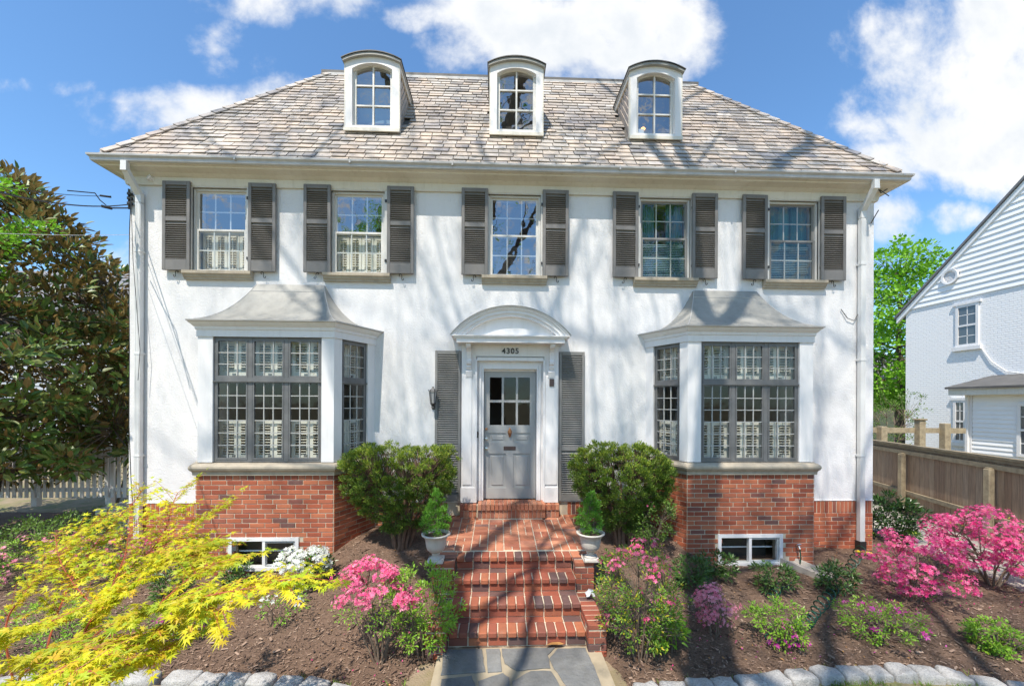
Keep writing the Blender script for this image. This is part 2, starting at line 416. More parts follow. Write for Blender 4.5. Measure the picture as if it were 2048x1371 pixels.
MAT['farroof'] = paint('grey_shingles', (.17, .17, .18), .8, .15, 4, .6, 12)
MAT['farwall'] = paint('yellow_house_paint', (.55, .47, .27), .7, .05)
MAT['greysiding'] = paint('pale_grey_siding', (.38, .40, .43), .6, .05)
# ================================================================ HOUSE
XL, XR = -6.04, 6.145
YB = 8.6
house = thing('stucco_house', 'two-storey white stucco house with slate hip roof, three arched dormers and two bay windows', 'house', (0, 0, 0))

def T(x, y, z): return Matrix.Translation((x, y, z))
def seg_matrix(p0, p1, z=0):
    x = Vector((p1[0] - p0[0], p1[1] - p0[1], 0)); L = x.length; x.normalize()
    y = Vector((-x.y, x.x, 0))
    M = Matrix(((x.x, y.x, 0, p0[0]), (x.y, y.y, 0, p0[1]), (0, 0, 1, z), (0, 0, 0, 1)))
    return M, L

# ---- windows layout (x centre, opening width), opening z range
WZ0, WZ1 = 3.93, 5.27
WC = [at(u, 560, 0).x for u in (440, 716, 1028.5, 1329, 1586)]
WW = .86
BAYS = [(-4.47, -2.54), (2.60, 4.53)]
DZ0, DZ1 = .28, 2.40
holes = [(c - WW / 2, c + WW / 2, WZ0, WZ1) for c in WC] + [(a - .2, b + .2, .97, 2.80) for a, b in BAYS] + [(-.52, .525, .25, 2.55)]

def wall_holes(mb, x0, x1, z0, z1, hs, yf, yb):
    xs = sorted({x0, x1} | {h[0] for h in hs} | {h[1] for h in hs}); zs = sorted({z0, z1} | {h[2] for h in hs} | {h[3] for h in hs})
    xs = [x for x in xs if x0 <= x <= x1]; zs = [z for z in zs if z0 <= z <= z1]
    def hole(i, j):
        if i < 0 or j < 0 or i >= len(xs) - 1 or j >= len(zs) - 1: return None
        cx = (xs[i] + xs[i + 1]) / 2; cz = (zs[j] + zs[j + 1]) / 2
        return any(h[0] < cx < h[1] and h[2] < cz < h[3] for h in hs)
    for i in range(len(xs) - 1):
        for j in range(len(zs) - 1):
            if hole(i, j): continue
            a, b, c, d = xs[i], xs[i + 1], zs[j], zs[j + 1]
            mb.quad((a, yf, c), (b, yf, c), (b, yf, d), (a, yf, d)); mb.quad((b, yb, c), (a, yb, c), (a, yb, d), (b, yb, d))
            if hole(i - 1, j) is not False: mb.quad((a, yb, c), (a, yf, c), (a, yf, d), (a, yb, d))
            if hole(i + 1, j) is not False: mb.quad((b, yf, c), (b, yb, c), (b, yb, d), (b, yf, d))
            if hole(i, j - 1) is not False: mb.quad((a, yb, c), (b, yb, c), (b, yf, c), (a, yf, c))
            if hole(i, j + 1) is not False: mb.quad((a, yf, d), (b, yf, d), (b, yb, d), (a, yb, d))

mb = MB(); wall_holes(mb, XL, XR, .25, 5.5, holes, 0, .28)
mb.box(XL, XL + .25, .28, YB, .25, 5.5); mb.box(XR - .25, XR, .28, YB, .25, 5.5); mb.box(XL + .25, XR - .25, YB - .25, YB, .25, 5.5)
# stucco lip standing proud of the brick
mb.box(XL - .012, XR + .012, -.012, -.001, .25, .262)
mb.build('wall', MAT['stucco'], house)

# foundation
def brick_course(mb, M, x0, x1, z, h, L, depth=.05, off=0, proud=.007, skip=None, j=.010, c=.004):
    x = x0 - off
    while x < x1 - .01:
        a = max(x, x0) + j / 2; b_ = min(x + L, x1) - j / 2
        if b_ - a > .02 and not (skip and skip((a + b_) / 2, z + h / 2)):
            p = proud + uni(-.002, .002)
            mb.cbox(a + uni(-.002, .002), b_, -p, depth, z + j / 2 + uni(-.001, .001), z + h - j / 2, c, M)
        x += L
def brick_wall(mb, M, x0, x1, z0, z1, skip=None, soldier=False):
    z = z1
    if soldier: brick_course(mb, M, x0, x1, z1 - .205, .205, .068, skip=skip); z = z1 - .205
    k = 0
    while z > z0:
        brick_course(mb, M, x0, x1, z - .0677, .0677, .213, off=.1065 * (k % 2) + (.053 if k % 6 == 5 else 0), skip=skip)
        z -= .0677; k += 1
mbm = MB(); mbb = MB()
mbm.box(XL, XR, .0, .3, -1.2, .249); mbm.box(XL, XL + .3, .3, YB, -1.2, .249); mbm.box(XR - .3, XR, .3, YB, -1.2, .249); mbm.box(XL + .3, XR - .3, YB - .3, YB, -1.2, .249)
I4 = Matrix.Identity(4)
fnd = mbm.build('foundation', MAT['mortar'], house)
for a, b in ((XL, -4.84), (-2.17, -1.0), (.95, 2.23), (4.90, XR)):
    brick_wall(mbb, I4, a, b, -.95, .248, soldier=True)
Mr, Lr = seg_matrix((XR, 0), (XR, 4)); brick_wall(mbb, Mr, 0, 4, -.95, .248, soldier=True)
mbb.build('brickwork', MAT['brick'], fnd)

# interior rooms
mb = MB()
mb.box(XL + .26, XR - .26, 3.4, 3.5, .3, 5.45); mb.box(-1.35, -1.25, .29, 3.39, .3, 3.2); mb.box(1.25, 1.35, .29, 3.39, .3, 3.2)
for x in (-3.2, -1.0, 1.6, 4.0): mb.box(x - .05, x + .05, .29, 3.39, 3.36, 5.19)
mb.build('interior_walls', MAT['room'], house)
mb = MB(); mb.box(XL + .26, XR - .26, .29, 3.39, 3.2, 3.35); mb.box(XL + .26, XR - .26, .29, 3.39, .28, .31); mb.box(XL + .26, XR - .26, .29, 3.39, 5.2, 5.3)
mb.build('interior_floors', MAT['roomdark'], house)

# cornice / soffit
def rect_loft(mb, prof, x0=XL, x1=XR, y0=0, y1=YB):
    for (o0, z0), (o1, z1) in zip(prof, prof[1:]):
        for i in range(4):
            def cor(o, k): return ((x0 - o, y0 - o), (x1 + o, y0 - o), (x1 + o, y1 + o), (x0 - o, y1 + o))[k % 4]
            a = cor(o0, i); b = cor(o0, i + 1); c = cor(o1, i + 1); d = cor(o1, i)
            mb.quad((*a, z0), (*b, z0), (*c, z1), (*d, z1))
mb = MB(); rect_loft(mb, [(-.01, 5.285), (.035, 5.285), (.045, 5.33), (.05, 5.40), (.085, 5.415), (.12, 5.435), (.235, 5.462), (.245, 5.478), (.285, 5.482), (.30, 5.535), (-.01, 5.54)])
mb.build('cornice', MAT['shaded_trim'], house)
# gutters
gp = [(.262, 5.495), (.30, 5.485), (.315, 5.50), (.318, 5.535), (.345, 5.56), (.348, 5.585), (.338, 5.588), (.262, 5.575), (.262, 5.495)]
mb = MB(); rect_loft(mb, gp)
for u in (470, 700, 905, 1240, 1470):
    x = at(u, 340, -.33).x; mb.box(x - .012, x + .012, -.3515, -.30, 5.53, 5.5895)
mb.build('gutter', MAT['gutter'], house)

# roof
EO = .285; EZ = 5.585; RY = 2.13; RZ = 8.88; RXL, RXR = -3.86, 4.07
bx0, bx1, by0, by1 = XL - EO, XR + EO, -EO, YB + EO
top = [(RXL, RY), (RXR, RY), (RXR, 6.5), (RXL, 6.5)]; bot = [(bx0, by0), (bx1, by0), (bx1, by1), (bx0, by1)]
mb = MB(); vs = [(*p, EZ - .03) for p in bot] + [(*p, RZ - .02) for p in top] + [(*p, EZ - .045) for p in bot]
mb.add(vs, [(0, 1, 5, 4), (1, 2, 6, 5), (2, 3, 7, 6), (3, 0, 4, 7), (4, 5, 6, 7), (11, 10, 9, 8), (8, 9, 1, 0), (9, 10, 2, 1), (10, 11, 3, 2), (11, 8, 0, 3)])
roof = mb.build('roof', MAT['slatedark'], house)
PITCH = (RZ - EZ) / (RY + EO)
def roofz(y): return EZ + (y + EO) * PITCH
DORM = [(-2.345, .89), (.097, .885), (2.51, .89)]
DYF, DZB, DSP = .28, 6.455, 7.60      # front face y, bottom z, spring z

def slate_plane(mb, O, ux, up, H, clip, skip=None, expo=.146):
    O = Vector(O); ux = Vector(ux).normalized(); up = Vector(up).normalized(); n = ux.cross(up)
    rows = int(H / expo)
    for i in range(rows + 1):
        t0 = i * expo - .03; t1 = min(H, t0 + expo * 1.25)
        u0, u1 = clip(max(0, t0)); x = u0 - uni(0, .2)
        ex = expo * lerp(1, 1, i / rows)
        while x < u1:
            w = uni(.18, .30)
            if not (skip and skip(O + ux * (x + w / 2) + up * (t0 + .05))):
                ja = uni(-.012, .012); jb = ja + uni(-.006, .006); lift = .018 + uni(0, .010)
                vs = []
                for (uu, tt, hh) in ((x + .006, t0 + ja, lift), (x + w - .006, t0 + jb, lift + uni(-.003, .004)), (x + w - .006, t1, .003), (x + .006, t1, .003)):
                    c0, c1 = clip(max(0, min(H, tt))); uu = min(max(uu, c0), c1)
                    vs.append(tuple(O + ux * uu + up * tt + n * hh))
                lo = [tuple(Vector(v) - n * .012) for v in vs[:2]]
                mb.add(vs + lo, [(0, 1, 2, 3), (4, 5, 1, 0), (0, 3, 4), (1, 5, 2)])
            x += w
mb = MB()
LX = bx1 - bx0; SL = math.hypot(RY + EO, RZ - EZ)
cl = lambda t: ((RXL - bx0) * min(1, t / SL), LX - (bx1 - RXR) * min(1, t / SL))
def dskip(p):
    for c, w in DORM:
        if abs(p.x - c) < w / 2 - .02 and p.z > DZB + .0 and p.z < roofz(1.1): return True
    return False
slate_plane(mb, (bx0, by0, EZ), (1, 0, 0), (0, RY + EO, RZ - EZ), SL, cl, dskip)
# side planes
DYT = by1 - by0
for sx in (0, 1):
    run = (RXL - bx0) if sx == 0 else (bx1 - RXR); SLs = math.hypot(run, RZ - EZ)
    if sx == 0: O = (bx0, by1, EZ); ux = (0, -1, 0); up = (run, 0, RZ - EZ); c2 = lambda t, s=SLs: ((by1 - 6.5) * min(1, t / s), DYT - (RY - by0) * min(1, t / s))
    else: O = (bx1, by0, EZ); ux = (0, 1, 0); up = (-run, 0, RZ - EZ); c2 = lambda t, s=SLs: ((RY - by0) * min(1, t / s), DYT - (by1 - 6.5) * min(1, t / s))
    slate_plane(mb, O, ux, up, SLs, c2)
mb.build('slates', MAT['slate'], roof)
for cx, tx in ((bx0, RXL), (bx1, RXR)):
    mb = MB()
    a = Vector((cx, by0, EZ + .0)); b = Vector((tx, RY, RZ)); d = b - a; L = d.length; dn = d / L; k = 0; s = .12
    n1 = Vector((0, -(RZ - EZ), RY + EO)).normalized()
    sgn = -1 if cx < 0 else 1
    n2 = Vector((sgn * (RZ - EZ), 0, abs(tx - cx))).normalized()
    while s < L - .02:
        e = min(L, s + .30)
        for nn, other in ((n1, n2), (n2, n1)):
            side = dn.cross(nn); 
            if side.dot(other) > 0: side = -side
            w = .13 + uni(-.008, .008)
            p0 = a + dn * s + nn * .046; p1 = a + dn * e + nn * .026
            q = [p0, p0 + side * w, p1 + side * w, p1]; q2 = [x - nn * .016 for x in q]
            mb.add([tuple(x) for x in q + q2], [(0, 1, 2, 3), (4, 7, 6, 5), (0, 4, 5, 1), (1, 5, 6, 2), (2, 6, 7, 3), (3, 7, 4, 0)])
        s += .235
    mb.build('hip_cap', MAT['slate'], roof)
mb = MB(); mb.box(RXL - .12, RXR + .10, RY - .05, RY + .12, RZ - .02, RZ + .045)
mb.build('ridge_cap', MAT['slatedark'], roof)
mb = MB(); mb.box(RXL + .02, RXR - .02, RY - .075, RY - .052, RZ - .075, RZ - .03); mb.build('ridge_flashing', MAT['gutter'], roof)

# ---- dormers
def arc_pts(hw, rise, zs, n=14):
    r = (hw * hw + rise * rise) / (2 * rise); a = math.asin(min(1, hw / r))
    return [(r * math.sin(-a + 2 * a * i / n), zs + r * math.cos(-a + 2 * a * i / n) - (r - rise)) for i in range(n + 1)]
def dormer(cx, w, gm, extra=None):
    hw = w / 2; y0 = DYF
    o_out = [(-hw, DZB), (-hw, DSP)] + arc_pts(hw, .115, DSP)[1:-1] + [(hw, DSP), (hw, DZB)]
    ih, iz0, isp = .335, 6.53, 7.49
    o_in = [(-ih, iz0), (-ih, isp)] + arc_pts(ih, .10, isp)[1:-1] + [(ih, isp), (ih, iz0)]
    mb = MB(); n = len(o_out)
    f = [(cx + x, y0, z) for x, z in o_out] + [(cx + x, y0, z) for x, z in o_in]
    bk = [(cx + x, y0 + .14, z) for x, z in o_in]; bo = [(cx + x, y0 + .05, z) for x, z in o_out]
    vs = f + bk + bo; fs = []
    for i in range(n):
        j = (i + 1) % n
        fs.append((i, j, n + j, n + i)); fs.append((n + i, n + j, 2 * n + j, 2 * n + i)); fs.append((3 * n + i, 3 * n + j, j, i))
    mb.add(vs, fs)
    d = mb.build('dormer', MAT['white'], house)
    # cheeks clad in slate laid along the roof pitch
    yr = -EO + (DSP - EZ) / PITCH
    for s in (-1, 1):
        mb = MB()
        x = cx + s * (hw - .012)
        mb.poly([(x, y0 + .04, DZB - .2), (x, yr + .05, DSP), (x, y0 + .04, DSP)])
        # slanting courses
        k = 0
        while k < 8:
            zf = DZB + .02 + k * .155
            if zf > DSP - .03: break
            # line from (y0+.05, zf) rising with the pitch until DSP
            ye = y0 + .05 + (DSP - zf) / PITCH
            th = .155
            p = [(y0 + .05, zf), (ye, DSP), (max(y0 + .05, ye - th / PITCH * 1.0), DSP), (y0 + .05, min(DSP, zf + th))]
            off = [.002, .002, .016, .016]
            a = [(x + s * o, yy, zz) for (yy, zz), o in zip(p, off)]; mb.poly(a)
            lo = [(x, p[3][0], p[3][1]), (x, p[2][0], p[2][1])]; mb.poly([a[3], a[2], lo[1], lo[0]])
            k += 1
        mb.build('cheek', MAT['slate'], d)
    # corner trim + frieze board under roof
    mb = MB()
    for s in (-1, 1):
        x = cx + s * hw; mb.box(min(x, x + s * .02), max(x, x + s * .02), y0 - .001, y0 + .06, DZB, DSP)
        mb.box(min(x, x + s * .025), max(x, x + s * .025), y0 + .061, yr + .05, DSP - .10, DSP + .01)
    mb.box(cx - hw - .02, cx + hw + .02, y0 - .03, y0 - .002, DZB - .03, DZB + .025)
    mb.build('trim', MAT['shaded_trim'], d)
    # barrel roof
    mb = MB(); oo = arc_pts(hw + .045, .125, DSP + .012); ii = arc_pts(hw + .032, .115, DSP - .022)
    yb = -EO + (DSP + .19 - EZ) / PITCH + .1
    for (p0, p1), (q0, q1) in zip(zip(oo, oo[1:]), zip(ii, ii[1:])):
        A = [(cx + p[0], y0 - .05, p[1]) for p in (p0, p1)]; B = [(cx + p[0], yb, p[1]) for p in (p0, p1)]
        A2 = [(cx + p[0], y0 - .05, p[1]) for p in (q0, q1)]; B2 = [(cx + p[0], yb, p[1]) for p in (q0, q1)]
        mb.quad(A[0], A[1], B[1], B[0]); mb.quad(A2[1], A2[0], B2[0], B2[1]); mb.quad(A2[0], A2[1], A[1], A[0])
    for p, q in ((oo[0], ii[0]), (oo[-1], ii[-1])):
        mb.quad((cx + p[0], y0 - .05, p[1]), (cx + p[0], yb, p[1]), (cx + q[0], yb, q[1]), (cx + q[0], y0 - .05, q[1]))
    mb.build('dormer_roof', MAT['metal_roof'], d)
    mb = MB(); o2 = arc_pts(hw + .058, .134, DSP + .022); o1 = arc_pts(hw + .052, .126, DSP + .013)
    for p0, p1, q0, q1 in zip(o2, o2[1:], o1, o1[1:]):
        mb.quad((cx + p0[0], y0 - .065, p0[1]), (cx + p1[0], y0 - .065, p1[1]), (cx + p1[0], yb, p1[1]), (cx + p0[0], yb, p0[1]))
        mb.quad((cx + q0[0], y0 - .065, q0[1]), (cx + q1[0], y0 - .065, q1[1]), (cx + p1[0], y0 - .065, p1[1]), (cx + p0[0], y0 - .065, p0[1]))
    mb.build('dormer_roof_edge', MAT['slatedark'], d)
    # sash
    mb = MB(); y = y0 + .07; g = .285; zs0, zsp = 6.585, 7.50
    a_o = [(-ih, iz0), (-ih, isp)] + arc_pts(ih, .10, isp)[1:-1] + [(ih, isp), (ih, iz0)]
    a_i = [(-g, zs0), (-g, zsp)] + arc_pts(g, .08, zsp)[1:-1] + [(g, zsp), (g, zs0)]
    n = len(a_o)
    vs = [(cx + x, y, z) for x, z in a_o] + [(cx + x, y, z) for x, z in a_i] + [(cx + x, y + .05, z) for x, z in a_i]
    mb.add(vs, [q for i in range(n) for q in ((i, (i + 1) % n, n + (i + 1) % n, n + i), (n + i, n + (i + 1) % n, 2 * n + (i + 1) % n, 2 * n + i))])
    mb.box(cx - .014, cx + .014, y - .003, y + .03, zs0, zsp + .078)
    for z in (6.915, 7.255): mb.box(cx - g, cx - .0145, y - .002, y + .03, z - .012, z + .012); mb.box(cx + .0145, cx + g, y - .002, y + .03, z - .012, z + .012)
    mb.build('window_frame', MAT['winwhite'], d)
    mb = MB(); mb.poly([(cx + x, y + .02, z) for x, z in a_i]); mb.build('pane', gm, d)
    mb = MB(); mb.box(cx - ih, cx + ih, y + .3, y + .32, 6.5, 7.6); mb.build('blind_or_dark_sheet', MAT['blind_or_dark_sheet'] if extra == 'blind_or_dark_sheet' else MAT['roomdark'], d)  # other dormers get an added dark sheet for the unlit room behind
    if extra == 'lamp':
        mb = MB(); mb.lathe([(.0, .02), (.03, .015), (.042, -.005), (.03, -.02), (0, -.025)], (cx - .14, y + .16, 6.77), 12); mb.build('ceiling_lamp', MAT['bulb'], d)
        mb = MB(); mb.box(cx - .265, cx - .17, y + .035, y + .04, 6.565, 6.68); mb.build('paper', MAT['paperwhite'], d)
    return d
dormer(*DORM[0], MAT['glass_mirror'], 'blind_or_dark_sheet'); dormer(*DORM[1], MAT['glass_mirror']); dormer(*DORM[2], MAT['glass_mirror'], 'lamp')

# ---- louvred shutters
def shutter_geo(w, h, panels, pitch=.033, th=.032, stile=.05, rails=None):
    fr = MB(); lv = MB()
    fr.cbox(0, stile, -th, 0, 0, h, .004); fr.cbox(w - stile, w, -th, 0, 0, h, .004)
    prev = 0
    zs = [0]
    for (a, b) in panels: zs += [a, b]
    zs.append(h)
    for i in range(0, len(zs), 2): fr.cbox(stile, w - stile, -th + .001, -.001, zs[i], zs[i + 1], .004)
    for a, b in panels:
        z = a + pitch * .5
        while z < b - pitch * .3:
            M = Matrix.Translation((w / 2, -th / 2, z)) @ Matrix.Rotation(R(38), 4, 'X')
            lv.box(-(w / 2 - stile), (w / 2 - stile), -.020, .020, -.0035, .0035, M); z += pitch
    fr.box(stile, w - stile, -.004, -.0015, panels[0][0], panels[-1][1])
    fr.v += []; n = len(fr.v)
    fr.add(lv.v, lv.f)
    return fr
def put(geo, M, name, mat, parent):
    o = MB(); o.v = [tuple(M @ Vector(v)) for v in geo.v]; o.f = list(geo.f)
    return o.build(name, mat, parent)
def scroll(mb, x, z, s):
    pts = []
    for i in range(15):
        a = i / 14 * 1.6 * PI; r = .026 * (1 - i / 20)
        pts.append((x + s * (math.cos(a) * r - .026), -.05, z + math.sin(a) * r + .01))
    pts2 = []
    for i in range(13):
        a = PI + i / 12 * 1.5 * PI; r = .02 * (1 - i / 18)
        pts2.append((x + s * (math.cos(a) * r + .02), -.05, z - .045 + math.sin(a) * r * 1.2))
    mb.tube(list(reversed(pts)) + pts2, .0055, 5)
SH_W, SH_H = .425, 1.40
sgeo = shutter_geo(SH_W, SH_H, [(.17, .77), (.84, 1.335)], .034)
SU = [((325, 381), (496, 552)), ((607.7, 661), (774, 828)), ((923, 976), (1085, 1137.5)), ((1225.5, 1277), (1384, 1435)), ((1483.5, 1537), (1640, 1692.5))]
def upper_window(i):
    c = WC[i]; x0, x1 = c - WW / 2, c + WW / 2
    mb = MB()
    # casing around the opening, jamb and sashes
    mb.box(x0 - .045, x0, -.028, .10, WZ0, WZ1 + .045); mb.box(x1, x1 + .045, -.028, .10, WZ0, WZ1 + .045); mb.box(x0, x1, -.028, .10, WZ1, WZ1 + .045)
    for a, b in ((x0, x0 + .035), (x1 - .035, x1)): mb.box(a, b, .02, .10, WZ0, WZ1 - .001)
    mb.box(x0 + .035, x1 - .035, .02, .10, WZ1 - .035, WZ1 - .001)
    w = mb.build('window', MAT['winwhite'], house)
    a, b = x0 + .035, x1 - .035; zm = (WZ0 + WZ1) / 2 + .01; st = .038
    dark = i >= 3
    def sash(y, z0, z1, rows, nm):
        s = MB(); s.box(a, a + st, y, y + .035, z0, z1); s.box(b - st, b, y, y + .035, z0, z1)
        s.box(a + st, b - st, y + .001, y + .034, z0, z0 + st); s.box(a + st, b - st, y + .001, y + .034, z1 - st * .8, z1)
        o = s.build(nm, MAT['shutter_low'] if dark else MAT['winwhite'], w)
        g = MB()
        for k in range(1, 3): x = lerp(a + st, b - st, k / 3); g.box(x - .009, x + .009, y + .010, y + .024, z0 + st, z1 - st * .8)
        for k in range(1, rows): z = lerp(z0 + st, z1 - st * .8, k / rows); g.box(a + st, b - st, y + .012, y + .022, z - .009, z + .009)
        g.build('glazing_bars', MAT['winwhite'] if not dark else MAT['muntin'], w)
        p = MB(); p.quad((a + st, y + .017 - .012, z0 + st), (b - st, y + .005, z0 + st), (b - st, y + .005, z1 - st * .8), (a + st, y + .005, z1 - st * .8))
        p.build('pane', MAT['glass_mid'] if dark else MAT['glass_mirror'] if not (i < 2 and nm == 'lower_sash') else MAT['glass'], w)
    sash(.055, zm - .02, WZ1 - .035, 2, 'upper_sash'); sash(.028, WZ0 + .012, zm + .018, 2, 'lower_sash')
    # sill
    s = MB(); prof = [(-.10, 0), (-.10, -.045), (-.075, -.06), (-.07, -.085), (-.05, -.10), (-.045, -.128), (.02, -.128), (.10, -.0), (.10, .012), (-.02, .012)]
    s.extrude(prof, lambda y, z: (x0 - .10, y, WZ0 + z), lambda y, z: (x1 + .10, y, WZ0 + z)); s.build('sill', MAT['limestone'], w)
    # shutters
    for k, (ua, ub) in enumerate(SU[i]):
        xa = at(ua, 460, -.06).x; xb = at(ub, 460, -.06).x; xc = (xa + xb) / 2
        M = T(xc - SH_W / 2, -.045, WZ0 + .005) @ Matrix.Rotation(R(uni(-1.2, 1.2)), 4, 'Z')
        sh = put(sgeo, M, 'shutter', MAT['shutter'], w)
        # holdback and hinges stay on the window part level
        h = MB(); scroll(h, xc + (.02 if k else -.02), WZ0 - .03, 1 if k else -1); h.build('shutter_holdback', MAT['black'], w)
        xh = x0 - .03 if k == 0 else x1 + .03
        for z in (WZ0 + .22, WZ1 - .16): h = MB(); h.box(xh - .025, xh + .025, -.045, -.029, z - .02, z + .02); h.build('hinge', MAT['black'], w)
    # inside
    if i < 2: interior_shutters(w, a, b, WZ0 + .02, zm + (.02 if i == 0 else 0), .17, 4)
    elif i == 2:
        m_ = MB(); m_.box(a, b, .16, .17, WZ0, WZ0 + .55); m_.build('blind_or_dark_sheet', MAT['roomdark'], w)
    else:
        m_ = MB(); N = 24
        for (q0, q1) in ((a, a + .30), (b - .30, b)):
            pts = [(lerp(q0, q1, k / N), .20 + .018 * math.sin(k * 1.9)) for k in range(N + 1)]
            for p, q in zip(pts, pts[1:]): m_.quad((p[0], p[1], WZ0), (q[0], q[1], WZ0), (q[0], q[1], WZ1), (p[0], p[1], WZ1))
        m_.build('curtain', MAT['curtain'], w)
        if i == 4:
            m_ = MB(); m_.box(a, b, .235, .24, zm - .02, WZ1); m_.build('blind_or_dark_sheet', MAT['curtain'], w)
        m_ = MB(); z = WZ0 + .02
        while z < zm - .03: m_.box(a, b, .15, .165, z, z + .014); z += .030
        m_.build('slat_blind', MAT['blind_or_dark_sheet'], w)
    return w
def interior_shutters(parent, x0, x1, z0, z1, y, n, M=None):
    wdt = (x1 - x0) / n
    for k in range(n):
        a, b = x0 + k * wdt + .004, x0 + (k + 1) * wdt - .004; s = .045; m_ = MB()
        m_.box(a, a + s, y, y + .025, z0, z1, M); m_.box(b - s, b, y, y + .025, z0, z1, M)
        m_.box(a + s, b - s, y + .001, y + .024, z0, z0 + .07, M); m_.box(a + s, b - s, y + .001, y + .024, z1 - .06, z1, M)
        m_.box((a + b) / 2 - .005, (a + b) / 2 + .005, y - .02, y - .008, z0 + .09, z1 - .09, M)
        z = z0 + .085
        while z < z1 - .07:
            LM = T((a + b) / 2, y + .012, z) @ Matrix.Rotation(R(-18), 4, 'X')
            if M is not None: LM = M @ LM
            m_.box(-(b - a) / 2 + s, (b - a) / 2 - s, -.024, .024, -.004, .004, LM); z += .040
        m_.build('interior_shutter', MAT['winter_shutter'], parent)
for i in range(5): upper_window(i)

# ---- bay windows
BP = .74
def bplan(xa, xb, o): return [(xa - .37 - 1.118 * o, 0), (xa - .618 * o, -BP - o), (xb + .618 * o, -BP - o), (xb + .37 + 1.118 * o, 0)]
def bloft(mb, xa, xb, prof):
    for (o0, z0), (o1, z1) in zip(prof, prof[1:]):
        A = bplan(xa, xb, o0); B = bplan(xa, xb, o1)
        for k in range(3): mb.quad((*A[k], z0), (*A[k + 1], z0), (*B[k + 1], z1), (*B[k], z1))
def bay(xa, xb, bw, side):
    # casing: posts and frieze
    Z0, Z1, ZT = 1.005, 2.79, 2.185
    mb = MB()
    bloft(mb, xa, xb, [(-.02, Z1), (-.003, Z1), (-.003, 2.885), (.012, 2.89), (.018, 2.93), (.035, 2.94), (.06, 2.965), (.085, 3.005), (-.05, 3.0)])
    P = bplan(xa, xb, -.02)
    faces = []
    for k in range(3):
        M, L = seg_matrix(P[k], P[k + 1])
        if k == 1: w0, w1, nl = bw[0] - P[1][0], bw[1] - P[1][0], 3
        elif k == 2: w0, w1, nl = .145, .65, 1
        else: w0, w1, nl = L - .65, L - .145, 1
        if k == 2: pass
        mb.box(.0, w0, 0, .10, Z0, Z1, M); mb.box(w1, L, 0, .10, Z0, Z1, M)
        faces.append((M, w0, w1, nl))
    bayo = mb.build('bay_window', MAT['white'], house)
    for M, w0, w1, nl in faces:
        fr = MB(); mt = MB(); gl = MB(); y = .028
        fr.box(w0, w0 + .035, y, y + .05, Z0, Z1, M); fr.box(w1 - .035, w1, y, y + .05, Z0, Z1, M)
        fr.box(w0 + .035, w1 - .035, y + .001, y + .05, Z1 - .035, Z1, M); fr.box(w0 + .035, w1 - .035, y + .001, y + .05, Z0, Z0 + .035, M)
        fr.box(w0 + .035, w1 - .035, y - .012, y + .05, ZT - .03, ZT + .03, M)
        fr.box(w0, w1, y - .028, y - .013, ZT - .035, ZT - .015, M)
        lw = (w1 - w0) / nl
        for k in range(nl):
            a, b = w0 + k * lw, w0 + (k + 1) * lw
            if k: fr.box(a - .03, a + .03, y - .004, y + .05, Z0, Z1, M)
            a += .035; b -= .035
            for z0, z1, rows in ((Z0 + .035, ZT - .03, 6), (ZT + .03, Z1 - .035, 3)):
                # casement frame
                fr.box(a, a + .022, y - .006, y + .03, z0, z1, M); fr.box(b - .022, b, y - .006, y + .03, z0, z1, M)
                fr.box(a + .022, b - .022, y - .005, y + .03, z0, z0 + .025, M); fr.box(a + .022, b - .022, y - .005, y + .03, z1 - .022, z1, M)
                for q in range(1, 3): x = lerp(a + .022, b - .022, q / 3); mt.box(x - .0065, x + .0065, y + .002, y + .020, z0 + .025, z1 - .022, M)
                for q in range(1, rows): z = lerp(z0 + .025, z1 - .022, q / rows); mt.box(a + .022, b - .022, y + .003, y + .019, z - .0065, z + .0065, M)
                vs = [M @ Vector(v) for v in ((a, y + .010, z0), (b, y + .010, z0), (b, y + .010, z1), (a, y + .010, z1))]; gl.quad(*vs)
                # latch
                fr.box((a + b) / 2 - .02, (a + b) / 2 + .02, y + .03, y + .05, z0 + .03, z0 + .06, M)
        fr.build('steel_frame', MAT['steelwin'], bayo); mt.build('glazing_bars', MAT['muntin'], bayo); gl.build('pane', MAT['glass'], bayo)
        n = 6 if nl == 3 else 2
        interior_shutters(bayo, w0 - .02, w1 + .02, Z0 + .02, 1.60, .17, n, M); interior_shutters(bayo, w0 - .02, w1 + .02, ZT + .06, Z1 - .02, .17, n, M)
    # inner lining: ceiling and floor of the bay
    mb = MB(); Q = bplan(xa, xb, -.13)
    mb.poly([(*q, 2.80) for q in Q]); mb.poly([(*q, 1.0) for q in Q]); mb.build('lining', MAT['winter_shutter'], bayo)
    # stone sill
    mb = MB(); bloft(mb, xa, xb, [(-.01, .822), (.03, .825), (.034, .87), (.045, .885), (.065, .90), (.078, .93), (.075, .955), (.058, .975), (.02, .99), (-.14, 1.004)]); mb.build('sill', MAT['limestone'], bayo)
    # brick base
    P = bplan(xa, xb, -.008)
    bwx = (at(458, 1100, -BP).x, at(597, 1100, -BP).x) if side < 0 else (at(1435, 1100, -BP).x, at(1565, 1100, -BP).x)
    bz = (-.53, -.06)
    bwx = ((bwx[0] + bwx[1]) / 2 - .49, (bwx[0] + bwx[1]) / 2 + .49)
    mb = MB()
    for k in (0, 2): mb.quad((*P[k], -1.1), (*P[k + 1], -1.1), (*P[k + 1], .823), (*P[k], .823))
    wall_holes(mb, P[1][0], P[2][0], -1.1, .823, [(bwx[0] + .002, bwx[1] - .002, bz[0] + .002, bz[1] - .002)], P[1][1], P[1][1] + .2)
    base = mb.build('brick_base', MAT['mortar'], bayo); mb = MB()
